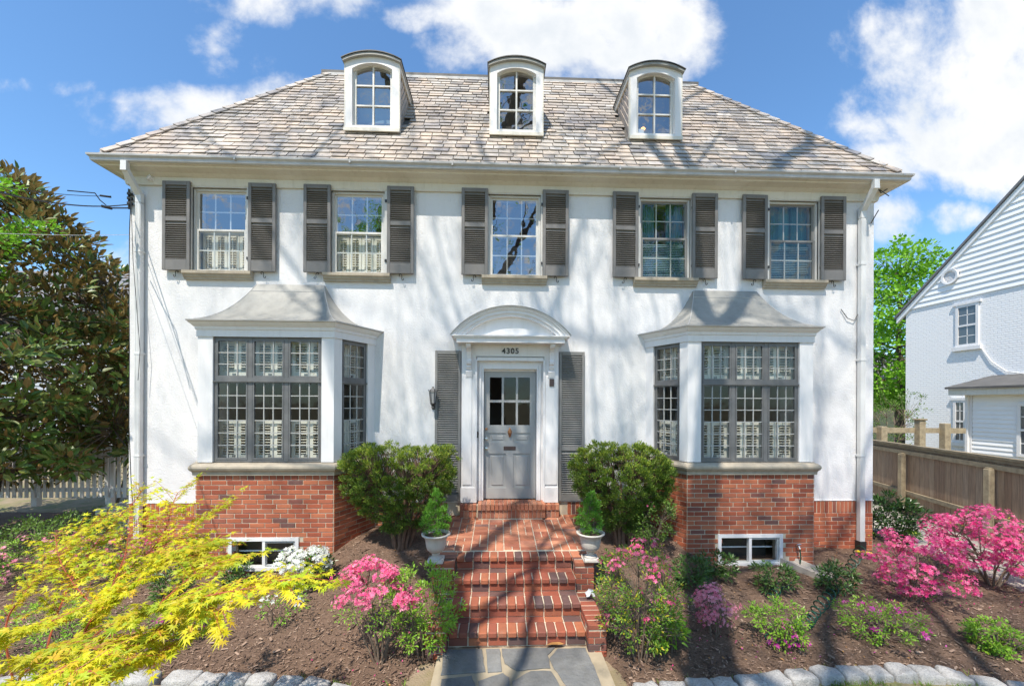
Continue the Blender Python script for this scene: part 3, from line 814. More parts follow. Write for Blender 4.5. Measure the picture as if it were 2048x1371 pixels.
    for k in range(3):
        M, L = seg_matrix(P[k], P[k + 1])
        sk = (lambda x, z: bwx[0] - .0 < x + P[1][0] < bwx[1] + .0 and bz[0] - .01 < z < bz[1] + .0) if k == 1 else None
        brick_course(mb, M, .0, L, .7515, .0705, .1015, skip=sk); brick_wall(mb, M, 0, L, -.9, .7515, skip=sk)
    mb.build('bricks', MAT['brick'], bayo)
    # corner bead of mortar
    # basement window
    a, b = bwx; y = -BP
    mb = MB(); mb.box(a, a + .05, y - .015, y + .08, *bz); mb.box(b - .05, b, y - .015, y + .08, *bz); mb.box(a + .05, b - .05, y - .014, y + .08, bz[1] - .05, bz[1]); mb.box(a + .05, b - .05, y - .02, y + .08, bz[0], bz[0] + .05)
    m = (a + b) / 2; mb.box(m - .02, m + .02, y - .008, y + .05, bz[0] + .05, bz[1] - .05)
    mb.box(m + .02, b - .05, y + .0, y + .04, bz[1] - .08, bz[1] - .05); mb.box(b - .075, b - .05, y, y + .04, bz[0] + .05, bz[1] - .08); mb.box(m + .02, b - .075, y, y + .04, bz[0] + .05, bz[0] + .075)
    mb.build('basement_window', MAT['white'], bayo)
    mb = MB(); mb.quad((a + .05, y + .0, bz[0] + .05), (b - .05, y + .0, bz[0] + .05), (b - .05, y + .0, bz[1] - .05), (a + .05, y + .0, bz[1] - .05)); mb.build('basement_pane', MAT['glass_door'], bayo)
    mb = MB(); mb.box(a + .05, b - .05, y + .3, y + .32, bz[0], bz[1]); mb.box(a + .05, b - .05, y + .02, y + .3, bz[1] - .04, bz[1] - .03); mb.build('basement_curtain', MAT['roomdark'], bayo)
    mb = MB(); mb.box(a + .07, b - .07, y + .12, y + .13, -.30, -.28); mb.build('basement_rail', MAT['paperwhite'], bayo)
    # swept metal roof
    mb = MB(); N = 14; xt0, xt1 = xa + .43, xb - .45
    E = bplan(xa, xb, .10)
    def ring(q):
        z = 3.008 + .73 * (.30 * q + .70 * q ** 2.3); y = lerp(E[1][1], -.05, 1 - (1 - q) ** 1.0)
        if q > .86: y = lerp(E[1][1], -.05, q)
        return [(lerp(E[0][0], xt0, q ** .72), .0, z), (lerp(E[1][0], xt0, q), y, z), (lerp(E[2][0], xt1, q), y, z), (lerp(E[3][0], xt1, q ** .72), .0, z)]
    rs = [ring(k / N) for k in range(N + 1)]
    for A, B in zip(rs, rs[1:]):
        for k in range(3): mb.quad(A[k], A[k + 1], B[k + 1], B[k])
    mb.poly(rs[-1])
    rf = mb.build('bay_roof', MAT['metal_roof'], bayo)
    mb = MB(); bloft(mb, xa, xb, [(.08, 2.99), (.108, 2.996), (.112, 3.012), (.095, 3.016)])
    q = .9; rr = ring(q)
    mb.bar(Vector(rr[1]) + Vector((0, -.004, 0)), Vector(rr[2]) + Vector((0, -.004, 0)), .006, .006)
    for k in (1, 2): mb.tube([Vector(ring(j / 12)[k]) + Vector((0, -.002, .001)) for j in range(13)], .005, 5)
    mb.build('roof_seams', MAT['gutter'], bayo)
    return bayo
bay(*BAYS[0], (at(427, 800, -.70).x, at(644, 800, -.70).x), -1)
bay(*BAYS[1], (at(1401, 800, -.70).x, at(1597, 800, -.70).x), 1)

# ---- door, surround and hood
mb = MB()
for s in (-1, 1):
    x0, x1 = (-.783, -.55) if s < 0 else (.55, .783)
    mb.box(x0, x1, -.075, .0, .26, 2.62); mb.box(x0 + .02, x1 - .07 if s < 0 else x1 - .02, -.09, -.0755, .55, 2.3)
    mb.box(x0 - .01, x1 + .0, -.095, -.0755, .26, .50)
    fx = (-.55, -.43) if s < 0 else (.437, .55)
    mb.box(fx[0], fx[1], -.02, .14, .28, 2.42)      # reveal
    e = (-.565, -.535) if s < 0 else (.535, .565); mb.box(e[0], e[1], -.10, -.0765 + .001, .262, 2.56)
    e = (-.50, -.47) if s < 0 else (.47, .50); mb.box(e[0], e[1], -.045, -.0205, .28, 2.5)
mb.box(-.55, .55, -.02, .14, 2.42, 2.62); mb.box(-.535, .535, -.10, -.021, 2.545, 2.60); mb.box(-.783, .783, -.076, .0, 2.62, 2.82)
mb.box(-.43, .437, .07, .14, 2.385, 2.42)
surround = mb.build('door_surround', MAT['white'], house)
# hood
mb = MB(); HB = 2.92
def hood_ring(k0, k1, y0, y1):
    W_, Hh = .93, .45; r = (W_ * W_ + Hh * Hh) / (2 * Hh); cz = HB + Hh - r
    def pts(rr):
        a = math.acos((HB - cz) / rr); return [(rr * math.sin(-a + 2 * a * i / 28), cz + rr * math.cos(-a + 2 * a * i / 28)) for i in range(29)]
    o = pts(r - k0); i_ = pts(r - k1)
    for p0, p1, q0, q1 in zip(o, o[1:], i_, i_[1:]):
        mb.quad((p0[0], y0, p0[1]), (p1[0], y0, p1[1]), (p1[0], y1, p1[1]), (p0[0], y1, p0[1]))
        mb.quad((q0[0], y0, q0[1]), (q1[0], y0, q1[1]), (p1[0], y0, p1[1]), (p0[0], y0, p0[1]))
        mb.quad((q1[0], y0, q1[1]), (q0[0], y0, q0[1]), (q0[0], y1, q0[1]), (q1[0], y1, q1[1]))
hood_ring(0, .022, -.37, 0); hood_ring(.022, .05, -.35, 0); hood_ring(.05, .105, -.325, 0); hood_ring(.105, .15, -.30, 0)
mb.box(-.80, .80, -.18, 0, HB, HB + .30)
mb2 = MB(); W_, Hh = .93, .45; r = (W_ * W_ + Hh * Hh) / (2 * Hh); cz = HB + Hh - r; rr = r - .14; a = math.acos((HB - cz) / rr)
mb.v = mb.v[:-8]; mb.f = mb.f[:-6]
mb.poly([(rr * math.sin(-a + 2 * a * i / 28), -.22, cz + rr * math.cos(-a + 2 * a * i / 28)) for i in range(29)])
mb.box(-.93, .93, -.37, 0, HB - .022, HB - .001); mb.box(-.88, .88, -.35, 0, HB - .045, HB - .0225); mb.box(-.845, .845, -.33, 0, HB - .115, HB - .0455)
hood = mb.build('door_hood', MAT['white'], house)
mb = MB(); r0 = r + .006; a = math.acos((HB - cz) / r0)
pp = [(r0 * math.sin(-a + 2 * a * i / 28), cz + r0 * math.cos(-a + 2 * a * i / 28)) for i in range(29)]
for p, q in zip(pp, pp[1:]): mb.quad((p[0], -.385, p[1]), (q[0], -.385, q[1]), (q[0], 0, q[1]), (p[0], 0, p[1])); mb.quad((p[0], -.385, p[1] - .012), (q[0], -.385, q[1] - .012), (q[0], -.385, q[1]), (p[0], -.385, p[1]))
mb.build('hood_roof', MAT['metal_roof'], hood)
# brackets
for s in (-1, 1):
    mb = MB(); x = s * .665
    prof = [(-.076, 2.80), (-.27, 2.80), (-.275, 2.765), (-.25, 2.735), (-.20, 2.72), (-.165, 2.68), (-.15, 2.62), (-.145, 2.56), (-.16, 2.53), (-.155, 2.49), (-.12, 2.47), (-.125, 2.44), (-.10, 2.40), (-.076, 2.39)]
    mb.extrude(prof, lambda y, z: (x - .036, y, z), lambda y, z: (x + .036, y, z))
    prof2 = [(-.095, 2.39), (-.12, 2.37), (-.10, 2.28), (-.076, 2.27), (-.076, 2.39)]
    mb.extrude(prof2, lambda y, z: (x - .05, y, z), lambda y, z: (x + .05, y, z))
    mb.box(x - .055, x + .055, -.29, -.0775, 2.801, 2.812)
    mb.build('bracket', MAT['white'], surround)
# door leaf
mb = MB(); dx0, dx1, dy = -.425, .432, .085; dz0, dz1 = .285, 2.383
def rect_frame(mb, x0, x1, z0, z1, hs, y0, y1): wall_holes(mb, x0, x1, z0, z1, hs, y0, y1)
gz0, gz1 = 1.50, 2.29
cols = [(-.333, -.135), (-.10, .10), (.135, .333)]; rows = [(1.50, 1.875), (1.915, 2.29)]
gh = [(a, b, c, d) for a, b in cols for c, d in rows]
ph = [(-.345, -.06, 1.21, 1.37), (.06, .345, 1.21, 1.37), (-.345, -.06, .46, 1.03), (.06, .345, .46, 1.03)]
rect_frame(mb, dx0, dx1, dz0, dz1, gh + ph, dy, dy + .045)
for a, b, c, d in ph:
    mb.box(a, b, dy + .016, dy + .03, c, d); mb.cbox(a + .045, b - .045, dy + .006, dy + .02, c + .045, d - .045, .006)
door = mb.build('door', MAT['door'], house)
mb = MB()
for a, b, c, d in gh: mb.quad((a, dy + .02, c), (b, dy + .02, c), (b, dy + .02, d), (a, dy + .02, d))
mb.build('pane', MAT['glass_door'], door)
mb = MB()
mb.lathe([(.0, .0), (.018, .002), (.022, .02), (.012, .04), (.02, .055), (0, .07)], (0, 0, 0), 10)
kn = MB()
def knob(mb, x, z, r, y=dy):
    M = T(x, y, z) @ Matrix.Rotation(R(90), 4, 'X')
    t = MB(); t.lathe([(r * .9, 0), (r * .9, .006), (r * .35, .012), (r * .35, .03), (r, .042), (r * .9, .062), (.0, .068)], (0, 0, 0), 12)
    mb.add([tuple(M @ Vector(v)) for v in t.v], t.f)
knob(kn, -.385, 1.115, .028); knob(kn, -.385, 1.275, .026); kn.build('handle', MAT['chrome'], door)
kn = MB(); knob(kn, -.385, 1.44, .022); kn.build('lock', MAT['brass'], door)
kn = MB(); t = [(0, .0), (.012, .005), (.02, .03), (.034, .075), (.034, .11), (.018, .125), (.014, .145), (.0, .165)]
kn.lathe([(r_, z_) for r_, z_ in t], (.0, dy - .022, 1.30), 12); kn.build('knocker', MAT['brass'], door)
mb = MB(); mb.cbox(-.10, .10, dy - .008, dy + .002, 1.085, 1.15, .003); mb.box(-.08, .08, dy - .012, dy - .0085, 1.10, 1.135); mb.build('mail_slot', MAT['slot'], door)
mb = MB(); mb.box(-.545 + .01, -.545 + .03, -.052, -.0205, 1.30, 1.40); mb.build('doorbell', MAT['black'], surround)
mb = MB(); mb.box(.635, .71, -.105, -.0905, 2.14, 2.26); mb.box(.645, .70, -.11, -.1055, 2.15, 2.21); mb.build('plaque', MAT['slot'], surround)
mb = MB(); mb.box(-.41, -.34, dy + .022, dy + .024, 1.70, 2.05); mb.build('notice', MAT['paperwhite'], door)
# house number
cu = bpy.data.curves.new('house_number', 'FONT'); cu.body = '4305'; cu.size = .125; cu.extrude = .006; cu.align_x = 'CENTER'; cu.space_character = 1.15; cu.offset = .0015
cu.materials.append(MAT['black']); tmp = bpy.data.objects.new('tmp_text', cu); C.objects.link(tmp); bpy.context.view_layer.update()
me = bpy.data.meshes.new_from_object(tmp.evaluated_get(bpy.context.evaluated_depsgraph_get())); bpy.data.objects.remove(tmp)
no = bpy.data.objects.new('house_number', me); C.objects.link(no); no.parent = surround
no.location = (.0, -.084, 2.665); no.rotation_euler = (R(90), 0, 0)
# low shutters beside the door
lgeo = shutter_geo(.415, 2.44, [(.11, .82), (.90, 2.38)], .036, .03, .04)
for xa in (at(870, 800, -.03).x, at(1118.5, 800, -.03).x):
    put(lgeo, T(xa, -.012, .27), 'door_shutter', MAT['shutter_low'], house)
# downspouts
def downspout(u_top, u_pipe, v_bot, right, name='downspout'):
    mb = MB(); xt = at(u_top, 325, -.30).x; xp = at(u_pipe, 700, -.05).x
    pts = [(xt, -.30, 5.49), (xt, -.30, 5.38), (xp, -.06, 5.10), (xp, -.06, 4.98)]
    for a, b in zip(pts, pts[1:]): mb.bar(a, Vector(b), .085, .065, up=Vector((0, 1, 0)))
    for p in pts[1:3]: mb.box(p[0] - .0435, p[0] + .0435, p[1] - .034, p[1] + .034, p[2] - .035, p[2] + .035)
    zb = at(u_pipe, v_bot, -.06).z
    mb.box(xp - .042, xp + .042, -.095, -.025, zb, 4.97)
    for i in (-1, 0, 1): mb.box(xp + i * .024 - .005, xp + i * .024 + .005, -.099, -.0951, zb, 4.97)
    for z in (4.2, 2.6, 1.0): mb.box(xp - .05, xp + .05, -.102, -.0, z, z + .03)
    d = mb.build(name, MAT['pipe'], house)
    if right:
        mb = MB(); mb.box(xp - .055, xp + .055, -.11, -.01, zb - .16, zb + .02); mb.build('boot', MAT['black'], d)
downspout(250, 279, 1075, False); downspout(1751, 1722, 1083, True)
# thin conduit and loose cables
mb = MB(); x = at(1717, 700, -.03).x; mb.tube([(x, -.02, z * .1) for z in range(2, 52)], .008, 5)
pts = [at(1682, 618, -.02), at(1695, 636, -.03), at(1708, 641, -.03), at(1716, 628, -.03)]; mb.tube(pts, .006, 5); mb.build('wall_cable', MAT['wire'], house)
mb = MB()
for a, b in (((1752, 372), (1775, 378)), ((1775, 378), (1762, 386)), ((1762, 386), (1754, 374)), ((1760, 380), (1778, 392))): mb.tube([at(*a, -.12), at(*b, -.14)], .007, 5)
mb.build('cable_loop', MAT['wire'], house); mb = MB(); mb.tube([at(1737, 448, .0) + Vector((.02, -.02, 0)), at(1757, 420, -.05)], .008, 5); mb.build('loose_cable', MAT['wire'], house)
# insulators on the left edge
mb = MB()
for v in (388, 397, 407):
    p = at(260, v, -.05); mb.cbox(p.x - .03, p.x + .03, p.y - .03, p.y + .03, p.z - .022, p.z + .022, .008)
p0, p1 = at(258, 378, -.03), at(258, 418, -.03); mb.tube([p0, p1], .014, 6); mb.build('insulator_rack', MAT['black'], house)
mb = MB(); p = at(303, 358, -.05); M = T(p.x, p.y, p.z) @ Matrix.Rotation(R(70), 4, 'X') @ Matrix.Rotation(R(-30), 4, 'Y')
t = MB(); t.lathe([(.03, -.03), (.05, .03), (.045, .05), (0, .052)], (0, 0, 0), 14); mb.add([tuple(M @ Vector(v)) for v in t.v], t.f); mb.tube([p, (p.x - .06, 0, p.z + .0)], .02, 8)
mb.build('floodlight', MAT['white'], house)

# hanging wires along the left corner
mb = MB()
mb.tube([at(u, v, -.12) for u, v in ((262, 395), (259, 460), (258, 560), (259, 700), (258, 850), (262, 960), (270, 1060))], .006, 5)
mb.tube([at(u, v, -.14) for u, v in ((262, 395), (266, 520), (280, 700), (276, 760))], .004, 5)
mb.build('hanging_wire', MAT['wire'], house)

# wall lantern (own thing)
lx, lz = at(866, 796, -.12).x, at(866, 796, -.12).z
lan = thing('wall_lantern', 'black iron lantern with frosted glass mounted on white stucco left of the door shutter', 'lantern', (lx, 0, lz))
mb = MB(); mb.cbox(lx - .035, lx + .035, -.02, .0, lz - .18, lz - .04, .006); mb.tube([(lx, -.02, lz - .12), (lx, -.07, lz - .14), (lx, -.12, lz - .10)], .012, 6)
mb.lathe([(.0, -.16), (.03, -.15), (.022, -.13), (.036, -.10), (.05, -.085), (.035, -.075), (0, -.07)], (lx, -.12, lz), 6)
for k in range(6):
    a = 2 * PI * k / 6; mb.tube([(lx + .038 * math.cos(a), -.12 + .038 * math.sin(a), lz - .08), (lx + .062 * math.cos(a), -.12 + .062 * math.sin(a), lz + .11), (lx + .078 * math.cos(a), -.12 + .078 * math.sin(a), lz + .14)], .005, 4)
mb.build('bracket', MAT['black'], lan)
mb = MB(); mb.lathe([(.034, -.075), (.057, .10)], (lx, -.12, lz), 6); mb.build('glass_body', MAT['lampglass'], lan)
mb = MB(); mb.lathe([(.068, .10), (.06, .125), (.03, .15), (.018, .165), (.018, .18), (0, .19)], (lx, -.12, lz), 6); mb.build('cap', MAT['shutter'], lan)
# ================================================================ STEPS
steps = thing('front_steps', 'red brick steps and landing with low cheek walls leading to the grey front door', 'steps', (.02, -1.5, -.7))
SX0, SX1 = -.71, .75
YN = [-1.52, -1.80, -2.075, -2.35]; ZN = [-.067, -.225, -.383, -.541]; ZG = -.70
mo = MB(); bk = MB()
for i in range(4):
    yb = YN[i - 1] + .03 if i else -1.30
    if i: mo.box(SX0, SX1, YN[i] + .035, yb, ZG - .2, ZN[i] - .012)
    else: mo.box(SX0, SX1, YN[0] + .035, -1.28, ZG - .2, ZN[0] - .012)
    n = 14; w = (SX1 - SX0) / n
    for k in range(n):
        dz = uni(-.002, .002); bk.cbox(SX0 + k * w + .006, SX0 + (k + 1) * w - .006, YN[i] + uni(-.003, .003), YN[i] + .20, ZN[i] - .060 + dz, ZN[i] + dz, .010)
    if i:
        n = 7; w = (SX1 - SX0) / n
        for k in range(n): bk.cbox(SX0 + k * w + .005, SX0 + (k + 1) * w - .005, YN[i] + .209, YN[i - 1] + .06, ZN[i] - .055, ZN[i] + uni(-.002, .001), .005)
    z1 = ZN[i] - .068; z0 = (ZN[i + 1] if i < 3 else ZG) + .006; n = 7; w = (SX1 - SX0) / n
    for k in range(n): bk.cbox(SX0 + k * w + .006, SX0 + (k + 1) * w - .006, YN[i] + .026 + uni(-.002, .002), YN[i] + .09, z0, z1, .005)
tread = mo.build('core', MAT['mortar'], steps); bk.build('step_bricks', MAT['brickstep'], tread)
# landing, falling slightly to the front
LX0, LX1 = -.98, .98
ang = math.atan2(.097, 1.40)
ML = T(0, -.12, .030) @ Matrix.Rotation(ang, 4, 'X')
mo = MB(); mo.box(LX0 + .01, LX1 - .01, -1.22, .12, -.5, -.009, ML)
mo.box(LX0 + .02, LX1 - .02, -1.30, -.01, -.9, -.08)
land = mo.build('landing', MAT['mortar'], steps)
bk = MB(); nc = 9; cw = (LX1 - LX0) / nc
for c in range(nc):
    y = -1.19 - (.02 * (c % 2)); xs = LX0 + c * cw
    while y < .10:
        d = .1015 if rnd() < .8 else .203
        j = .0062
        if d > .15: parts = [(xs, xs + cw / 2, y, y + d), (xs + cw / 2, xs + cw, y, y + d)]
        elif rnd() < .25: parts = [(xs, xs + cw * .5, y, y + d), (xs + cw * .5, xs + cw, y, y + d)]
        else: parts = [(xs, xs + cw, y, y + d)]
        for a, b, e, f in parts: bk.cbox(a + j, b - j, e + j, min(f, .12) - j, -.06, uni(-.002, .002), .006, ML)
        y += d
for x0, x1 in ((LX0, SX0), (SX1, LX1)):
    y = -1.52
    while y < -1.25: bk.cbox(x0 + .004, x1 - .004, y + .004, y + .097, -.13, -.068 + uni(-.002, .002), .006); y += .1015
bk.build('paving', MAT['brickpave'], land)
# landing side faces
bk = MB()
for M in (seg_matrix((LX0, -.02), (LX0, -1.45))[0], seg_matrix((LX1, -1.45), (LX1, -.02))[0]): brick_wall(bk, M, 0, 1.43, -.85, -.085)
bk.build('side_bricks', MAT['brick'], land)
# cheek walls
for s in (-1, 1):
    x0, x1 = (LX0 - .01, SX0 - .004) if s < 0 else (SX1 + .004, LX1 + .01)
    mo = MB(); mo.box(x0 + .008, x1 - .008, -1.68, -1.53, -.95, -.08); xo = (x0 + .06, x1) if s < 0 else (x0, x1 - .045)
    mo.box(xo[0] + .008, xo[1] - .008, -2.42, -1.681, -.95, -.435)
    ck = mo.build('cheek_wall', MAT['mortar'], steps); bk = MB()
    for (ya, yb, zt) in ((-1.69, -1.53, -.075), (-2.43, -1.69, -.43)):
        y = ya
        if ya < -2: x0, x1 = xo
        while y < yb - .03: bk.cbox(x0, x1, y + .004, min(yb, y + .1015) - .004, zt - .057, zt + uni(-.003, .002), .007); y += .1015
        z = zt - .0677; k = 0
        while z > -.9:
            # front face and both flanks
            q = (x1 - x0) * (.33 if k % 2 else .66)
            bk.cbox(x0, x0 + q - .004, ya, ya + .1, z - .0677 + .005, z - .005, .004); bk.cbox(x0 + q + .004, x1, ya, ya + .1, z - .0677 + .005, z - .005, .004)
            y = ya + (.105 if k % 2 else .2)
            while y < yb - .02:
                for xx in ((x0, x0 + .05), (x1 - .05, x1)): bk.cbox(xx[0], xx[1], y + .004, min(yb, y + .213) - .004, z - .0677 + .005, z - .005, .004)
                y += .213
            z -= .0677; k += 1
    bk.build('bricks', MAT['brickstep'], ck)
# threshold blocks
mo = MB(); mo.box(-.50, .52, -.22, .06, -.1, .262); mo.box(-.79, -.51, -.14, -.005, -.1, .235); mo.box(.53, .79, -.14, -.005, -.1, .235)
th = mo.build('threshold', MAT['mortar'], steps); bk = MB()
x = -.51
while x < .51:
    a, b = x + .0035, x + .0635
    bk.cbox(a, b, -.255, .06, .175, .276 + uni(-.002, .002), .006); bk.cbox(a, b, -.228, -.16, .045, .165, .004); x += .067
for s in (-1, 1):
    x = -.80 if s < 0 else .53
    for k in range(4): bk.cbox(x + .0035, x + .0635, -.165, -.008, .150, .250, .006); bk.cbox(x + .0035, x + .0635, -.148, -.09, .035, .14, .004); x += .067
bk.build('threshold_bricks', MAT['brickpave'], th)

# ================================================================ GROUND
def lawnz(x, y): return -.765 + .012 * mnoise.noise(Vector((x, y, 0)))
mb = MB(); S = 400
mb.quad((-S, -S, -.775), (S, -S, -.775), (S, S, -.775), (-S, S, -.775)); tag(mb.build('ground', MAT['lawn']), kind='structure')
def plane_pt(u, v, z):
    d = ray(u, v); t = (z - HC) / d.z; return CAM + d * t
ZS = -.60
L_ST = [(-60, 1352), (0, 1350), (60, 1346), (115, 1343), (172, 1340), (228, 1338), (284, 1336), (367, 1337), (419, 1342), (474, 1342), (525, 1343), (579, 1348), (629, 1354), (680, 1366)]
R_ST = [(1294, 1362), (1348, 1357), (1400, 1352), (1448, 1350), (1499, 1346), (1548, 1341), (1600, 1333), (1652, 1329), (1700, 1328), (1749, 1325), (1798, 1324), (1848, 1327), (1905, 1333), (1975, 1347), (2050, 1362), (2130, 1382)]
LW = [plane_pt(u, v + 8, ZS) for u, v in L_ST]; RW = [plane_pt(u, v + 8, ZS) for u, v in R_ST]
EDGE = [(-12, LW[0].y - .6)] + [(p.x, p.y) for p in LW] + [(-.82, -3.0), (.0, -3.0), (.9, -3.0)] + [(p.x, p.y) for p in RW] + [(9, RW[-1].y - 1.2)]
EDGE.sort()
def edge_y(x): return interp(EDGE, x)
# mulch bed
mb = MB(); st = .07; NX = int(21 / st); NY = int(6.2 / st); X0 = -13.0; Y1 = 3.0
def gx(i): return X0 + i * st
pts = []
for i in range(NX + 1):
    x = gx(i); ye = edge_y(x) - .02
    for j in range(NY + 1):
        y = lerp(ye, Y1, j / NY); pts.append((x, y, G(x, y) + .014 * mnoise.noise(Vector((x * 9, y * 9, 1)))))
mb.v = pts
mb.f = [(i * (NY + 1) + j, (i + 1) * (NY + 1) + j, (i + 1) * (NY + 1) + j + 1, i * (NY + 1) + j + 1) for i in range(NX) for j in range(NY)]
tag(mb.build('mulch_bed', MAT['mulch'], smooth=True), kind='structure')
def in_fixed(x, y):
    if -1.0 < x < 1.0 and y > -2.5: return True
    if -.85 < x < .95 and y < -2.3: return True
    for a, b in BAYS:
        if a - .1 < x < b + .1 and y > -.76: return True
    return y > -.02 and XL < x < XR
mb = MB()
for _ in range(42000):
    x = uni(-7.5, 7.0); y = lerp(edge_y(x) + .03, .4, rnd() ** 1.5)
    if in_fixed(x, y): continue
    z = G(x, y) + uni(.004, .016); a = uni(0, PI); L = uni(.006, .022); W = uni(.0015, .005); t = uni(-.5, .5)
    dx, dy = math.cos(a) * L, math.sin(a) * L; nx, ny = -math.sin(a) * W, math.cos(a) * W; dz = L * t * .5
    mb.add([(x - dx - nx, y - dy - ny, z - dz), (x + dx - nx, y + dy - ny, z + dz), (x + dx + nx, y + dy + ny, z + dz + uni(-.004, .006)), (x - dx + nx, y - dy + ny, z - dz + uni(-.004, .006))], [(0, 1, 2, 3)])
for _ in range(2600):
    x = uni(-7.5, 7.0); y = lerp(edge_y(x) + .04, .3, rnd() ** 1.4)
    if in_fixed(x, y): continue
    z = G(x, y) + uni(.010, .022); a = uni(0, PI); L = uni(.018, .038); W = uni(.005, .011); t = uni(-.4, .4)
    dx, dy = math.cos(a) * L, math.sin(a) * L; nx, ny = -math.sin(a) * W, math.cos(a) * W; dz = L * t * .5
    mb.box(-L, L, -W, W, -.002, .002, T(x, y, z) @ Matrix.Rotation(a, 4, 'Z') @ Matrix.Rotation(t * .5, 4, 'Y') @ Matrix.Rotation(uni(-.5, .5), 4, 'X'))
tag(mb.build('mulch_chips', MAT['chip']), 'loose shredded bark chips over the brown planting bed', kind='stuff')
mb = MB(); nx = 150; ny = 26
for sd in (-1, 1):
    xs = [lerp(-16, -.84, i / nx) for i in range(nx + 1)] if sd < 0 else [lerp(.94, 16, i / nx) for i in range(nx + 1)]
    n0 = len(mb.v)
    for x in xs:
        for j in range(ny + 1):
            t = (j / ny) ** 2; y = lerp(edge_y(x) - .05, -18, t); mb.v.append((x, y, -.685 + .02 * mnoise.noise(Vector((x * 2, y * 2, 0))) - .0 * t))
    mb.f += [(n0 + i * (ny + 1) + j, n0 + i * (ny + 1) + j + 1, n0 + (i + 1) * (ny + 1) + j + 1, n0 + (i + 1) * (ny + 1) + j) for i in range(nx) for j in range(ny)]
tag(mb.build('front_lawn', MAT['lawn'], smooth=True), kind='structure')
# grass in front of the stone edging
mb = MB()
for _ in range(26000):
    x = uni(-3.8, 6.8); ye = edge_y(x) - .07
    if -.85 < x < .95: continue
    y = ye - abs(random.gauss(0, .55))
    if mnoise.noise(Vector((x * 1.4, y * 1.8, 4))) < (-.02 if x > 0 else -.2) + (.25 if x < 1.9 and x > 0 else 0): continue
    a = uni(0, 2 * PI); h = uni(.03, .075); w = .0028; lx_, ly_ = uni(-.03, .03), uni(-.03, .03)
    z = -.69
    mb.add([(x - w * math.cos(a), y - w * math.sin(a), z), (x + w * math.cos(a), y + w * math.sin(a), z), (x + lx_ * .4 + w * .6, y + ly_ * .4, z + h * .6), (x + lx_, y + ly_, z + h)], [(0, 1, 2), (0, 2, 3)])
tag(mb.build('lawn_grass', MAT['grassblade']), 'patchy green grass in front of the stone edging', kind='stuff')

# small weeds and dry litter along the stones
mb = MB()
for _ in range(130):
    x = uni(-3.6, 6.4); y = edge_y(x) + random.choice((uni(-.14, -.08), uni(.06, .16)))
    if -.9 < x < 1.0: continue
    for k in range(random.randrange(3, 9)):
        a = uni(0, 2 * PI); h = uni(.03, .08); w = .003; z = -.70
        mb.add([(x - w, y, z), (x + w, y, z), (x + math.cos(a) * h * .3 + w, y + math.sin(a) * h * .3, z + h * .6), (x + math.cos(a) * h * .6, y + math.sin(a) * h * .6, z + h)], [(0, 1, 2, 3)])
tag(mb.build('weed_tufts', MAT['grassblade']), 'small tufts of grass growing between the granite edging blocks', kind='stuff')
mb = MB()
for _ in range(420):
    x = uni(-7, 7); y = lerp(edge_y(x) + .04, .2, rnd() ** 1.3)
    if in_fixed(x, y): continue
    M = T(x, y, G(x, y) + .022) @ Matrix.Rotation(uni(0, 6), 4, 'Z') @ Matrix.Rotation(uni(-.6, .6), 4, 'X'); L = uni(.010, .022)
    mb.add([tuple(M @ Vector(q)) for q in ((-L, 0, 0), (0, -L * .45, .004), (L, 0, 0), (0, L * .45, .004))], [(0, 1, 2, 3)])
tag(mb.build('leaf_litter', MAT['dryleaf']), 'scattered small dry leaves on the mulch', kind='stuff')
# flagstone path
mb = MB(); mb.box(-.80, .89, -7.5, -2.31, -.80, -.712)
path = tag(mb.build('path', MAT['pathmortar']), kind='structure')
def zp(x, y): p = plane_pt(660 + x / 2.6314, 850 + y / 2.6314, -.70); return (p.x, p.y)
FL = [[(600, 1180), (795, 1176), (812, 1288), (590, 1308)], [(822, 1176), (892, 1174), (904, 1288), (832, 1294)], [(908, 1174), (1180, 1170), (1142, 1205), (1152, 1268), (985, 1284), (922, 1248)],
      [(1204, 1174), (1340, 1170), (1385, 1262), (1436, 1385), (1255, 1380), (1185, 1275), (1156, 1225)], [(588, 1332), (742, 1316), (775, 1400), (582, 1400)], [(782, 1344), (905, 1302), (940, 1322), (948, 1420), (800, 1420)], [(962, 1344), (1060, 1292), (1162, 1292), (1225, 1400), (1200, 1440), (965, 1430)]]
polys = [[zp(*q) for q in pl] for pl in FL]
y = -3.12
while y > -7.3:
    xs = [-.78] + sorted([uni(-.35, -.1), uni(.2, .45)]) + [.88]; d = uni(.4, .55)
    for a, b in zip(xs, xs[1:]): polys.append([(a + .02, y - uni(0, .05)), (b - .02, y - uni(0, .05)), (b - uni(.02, .06), y - d + .03), ((a + b) / 2, y - d + uni(0, .04)), (a + uni(.02, .06), y - d + .03)])
    y -= d
mb = MB()
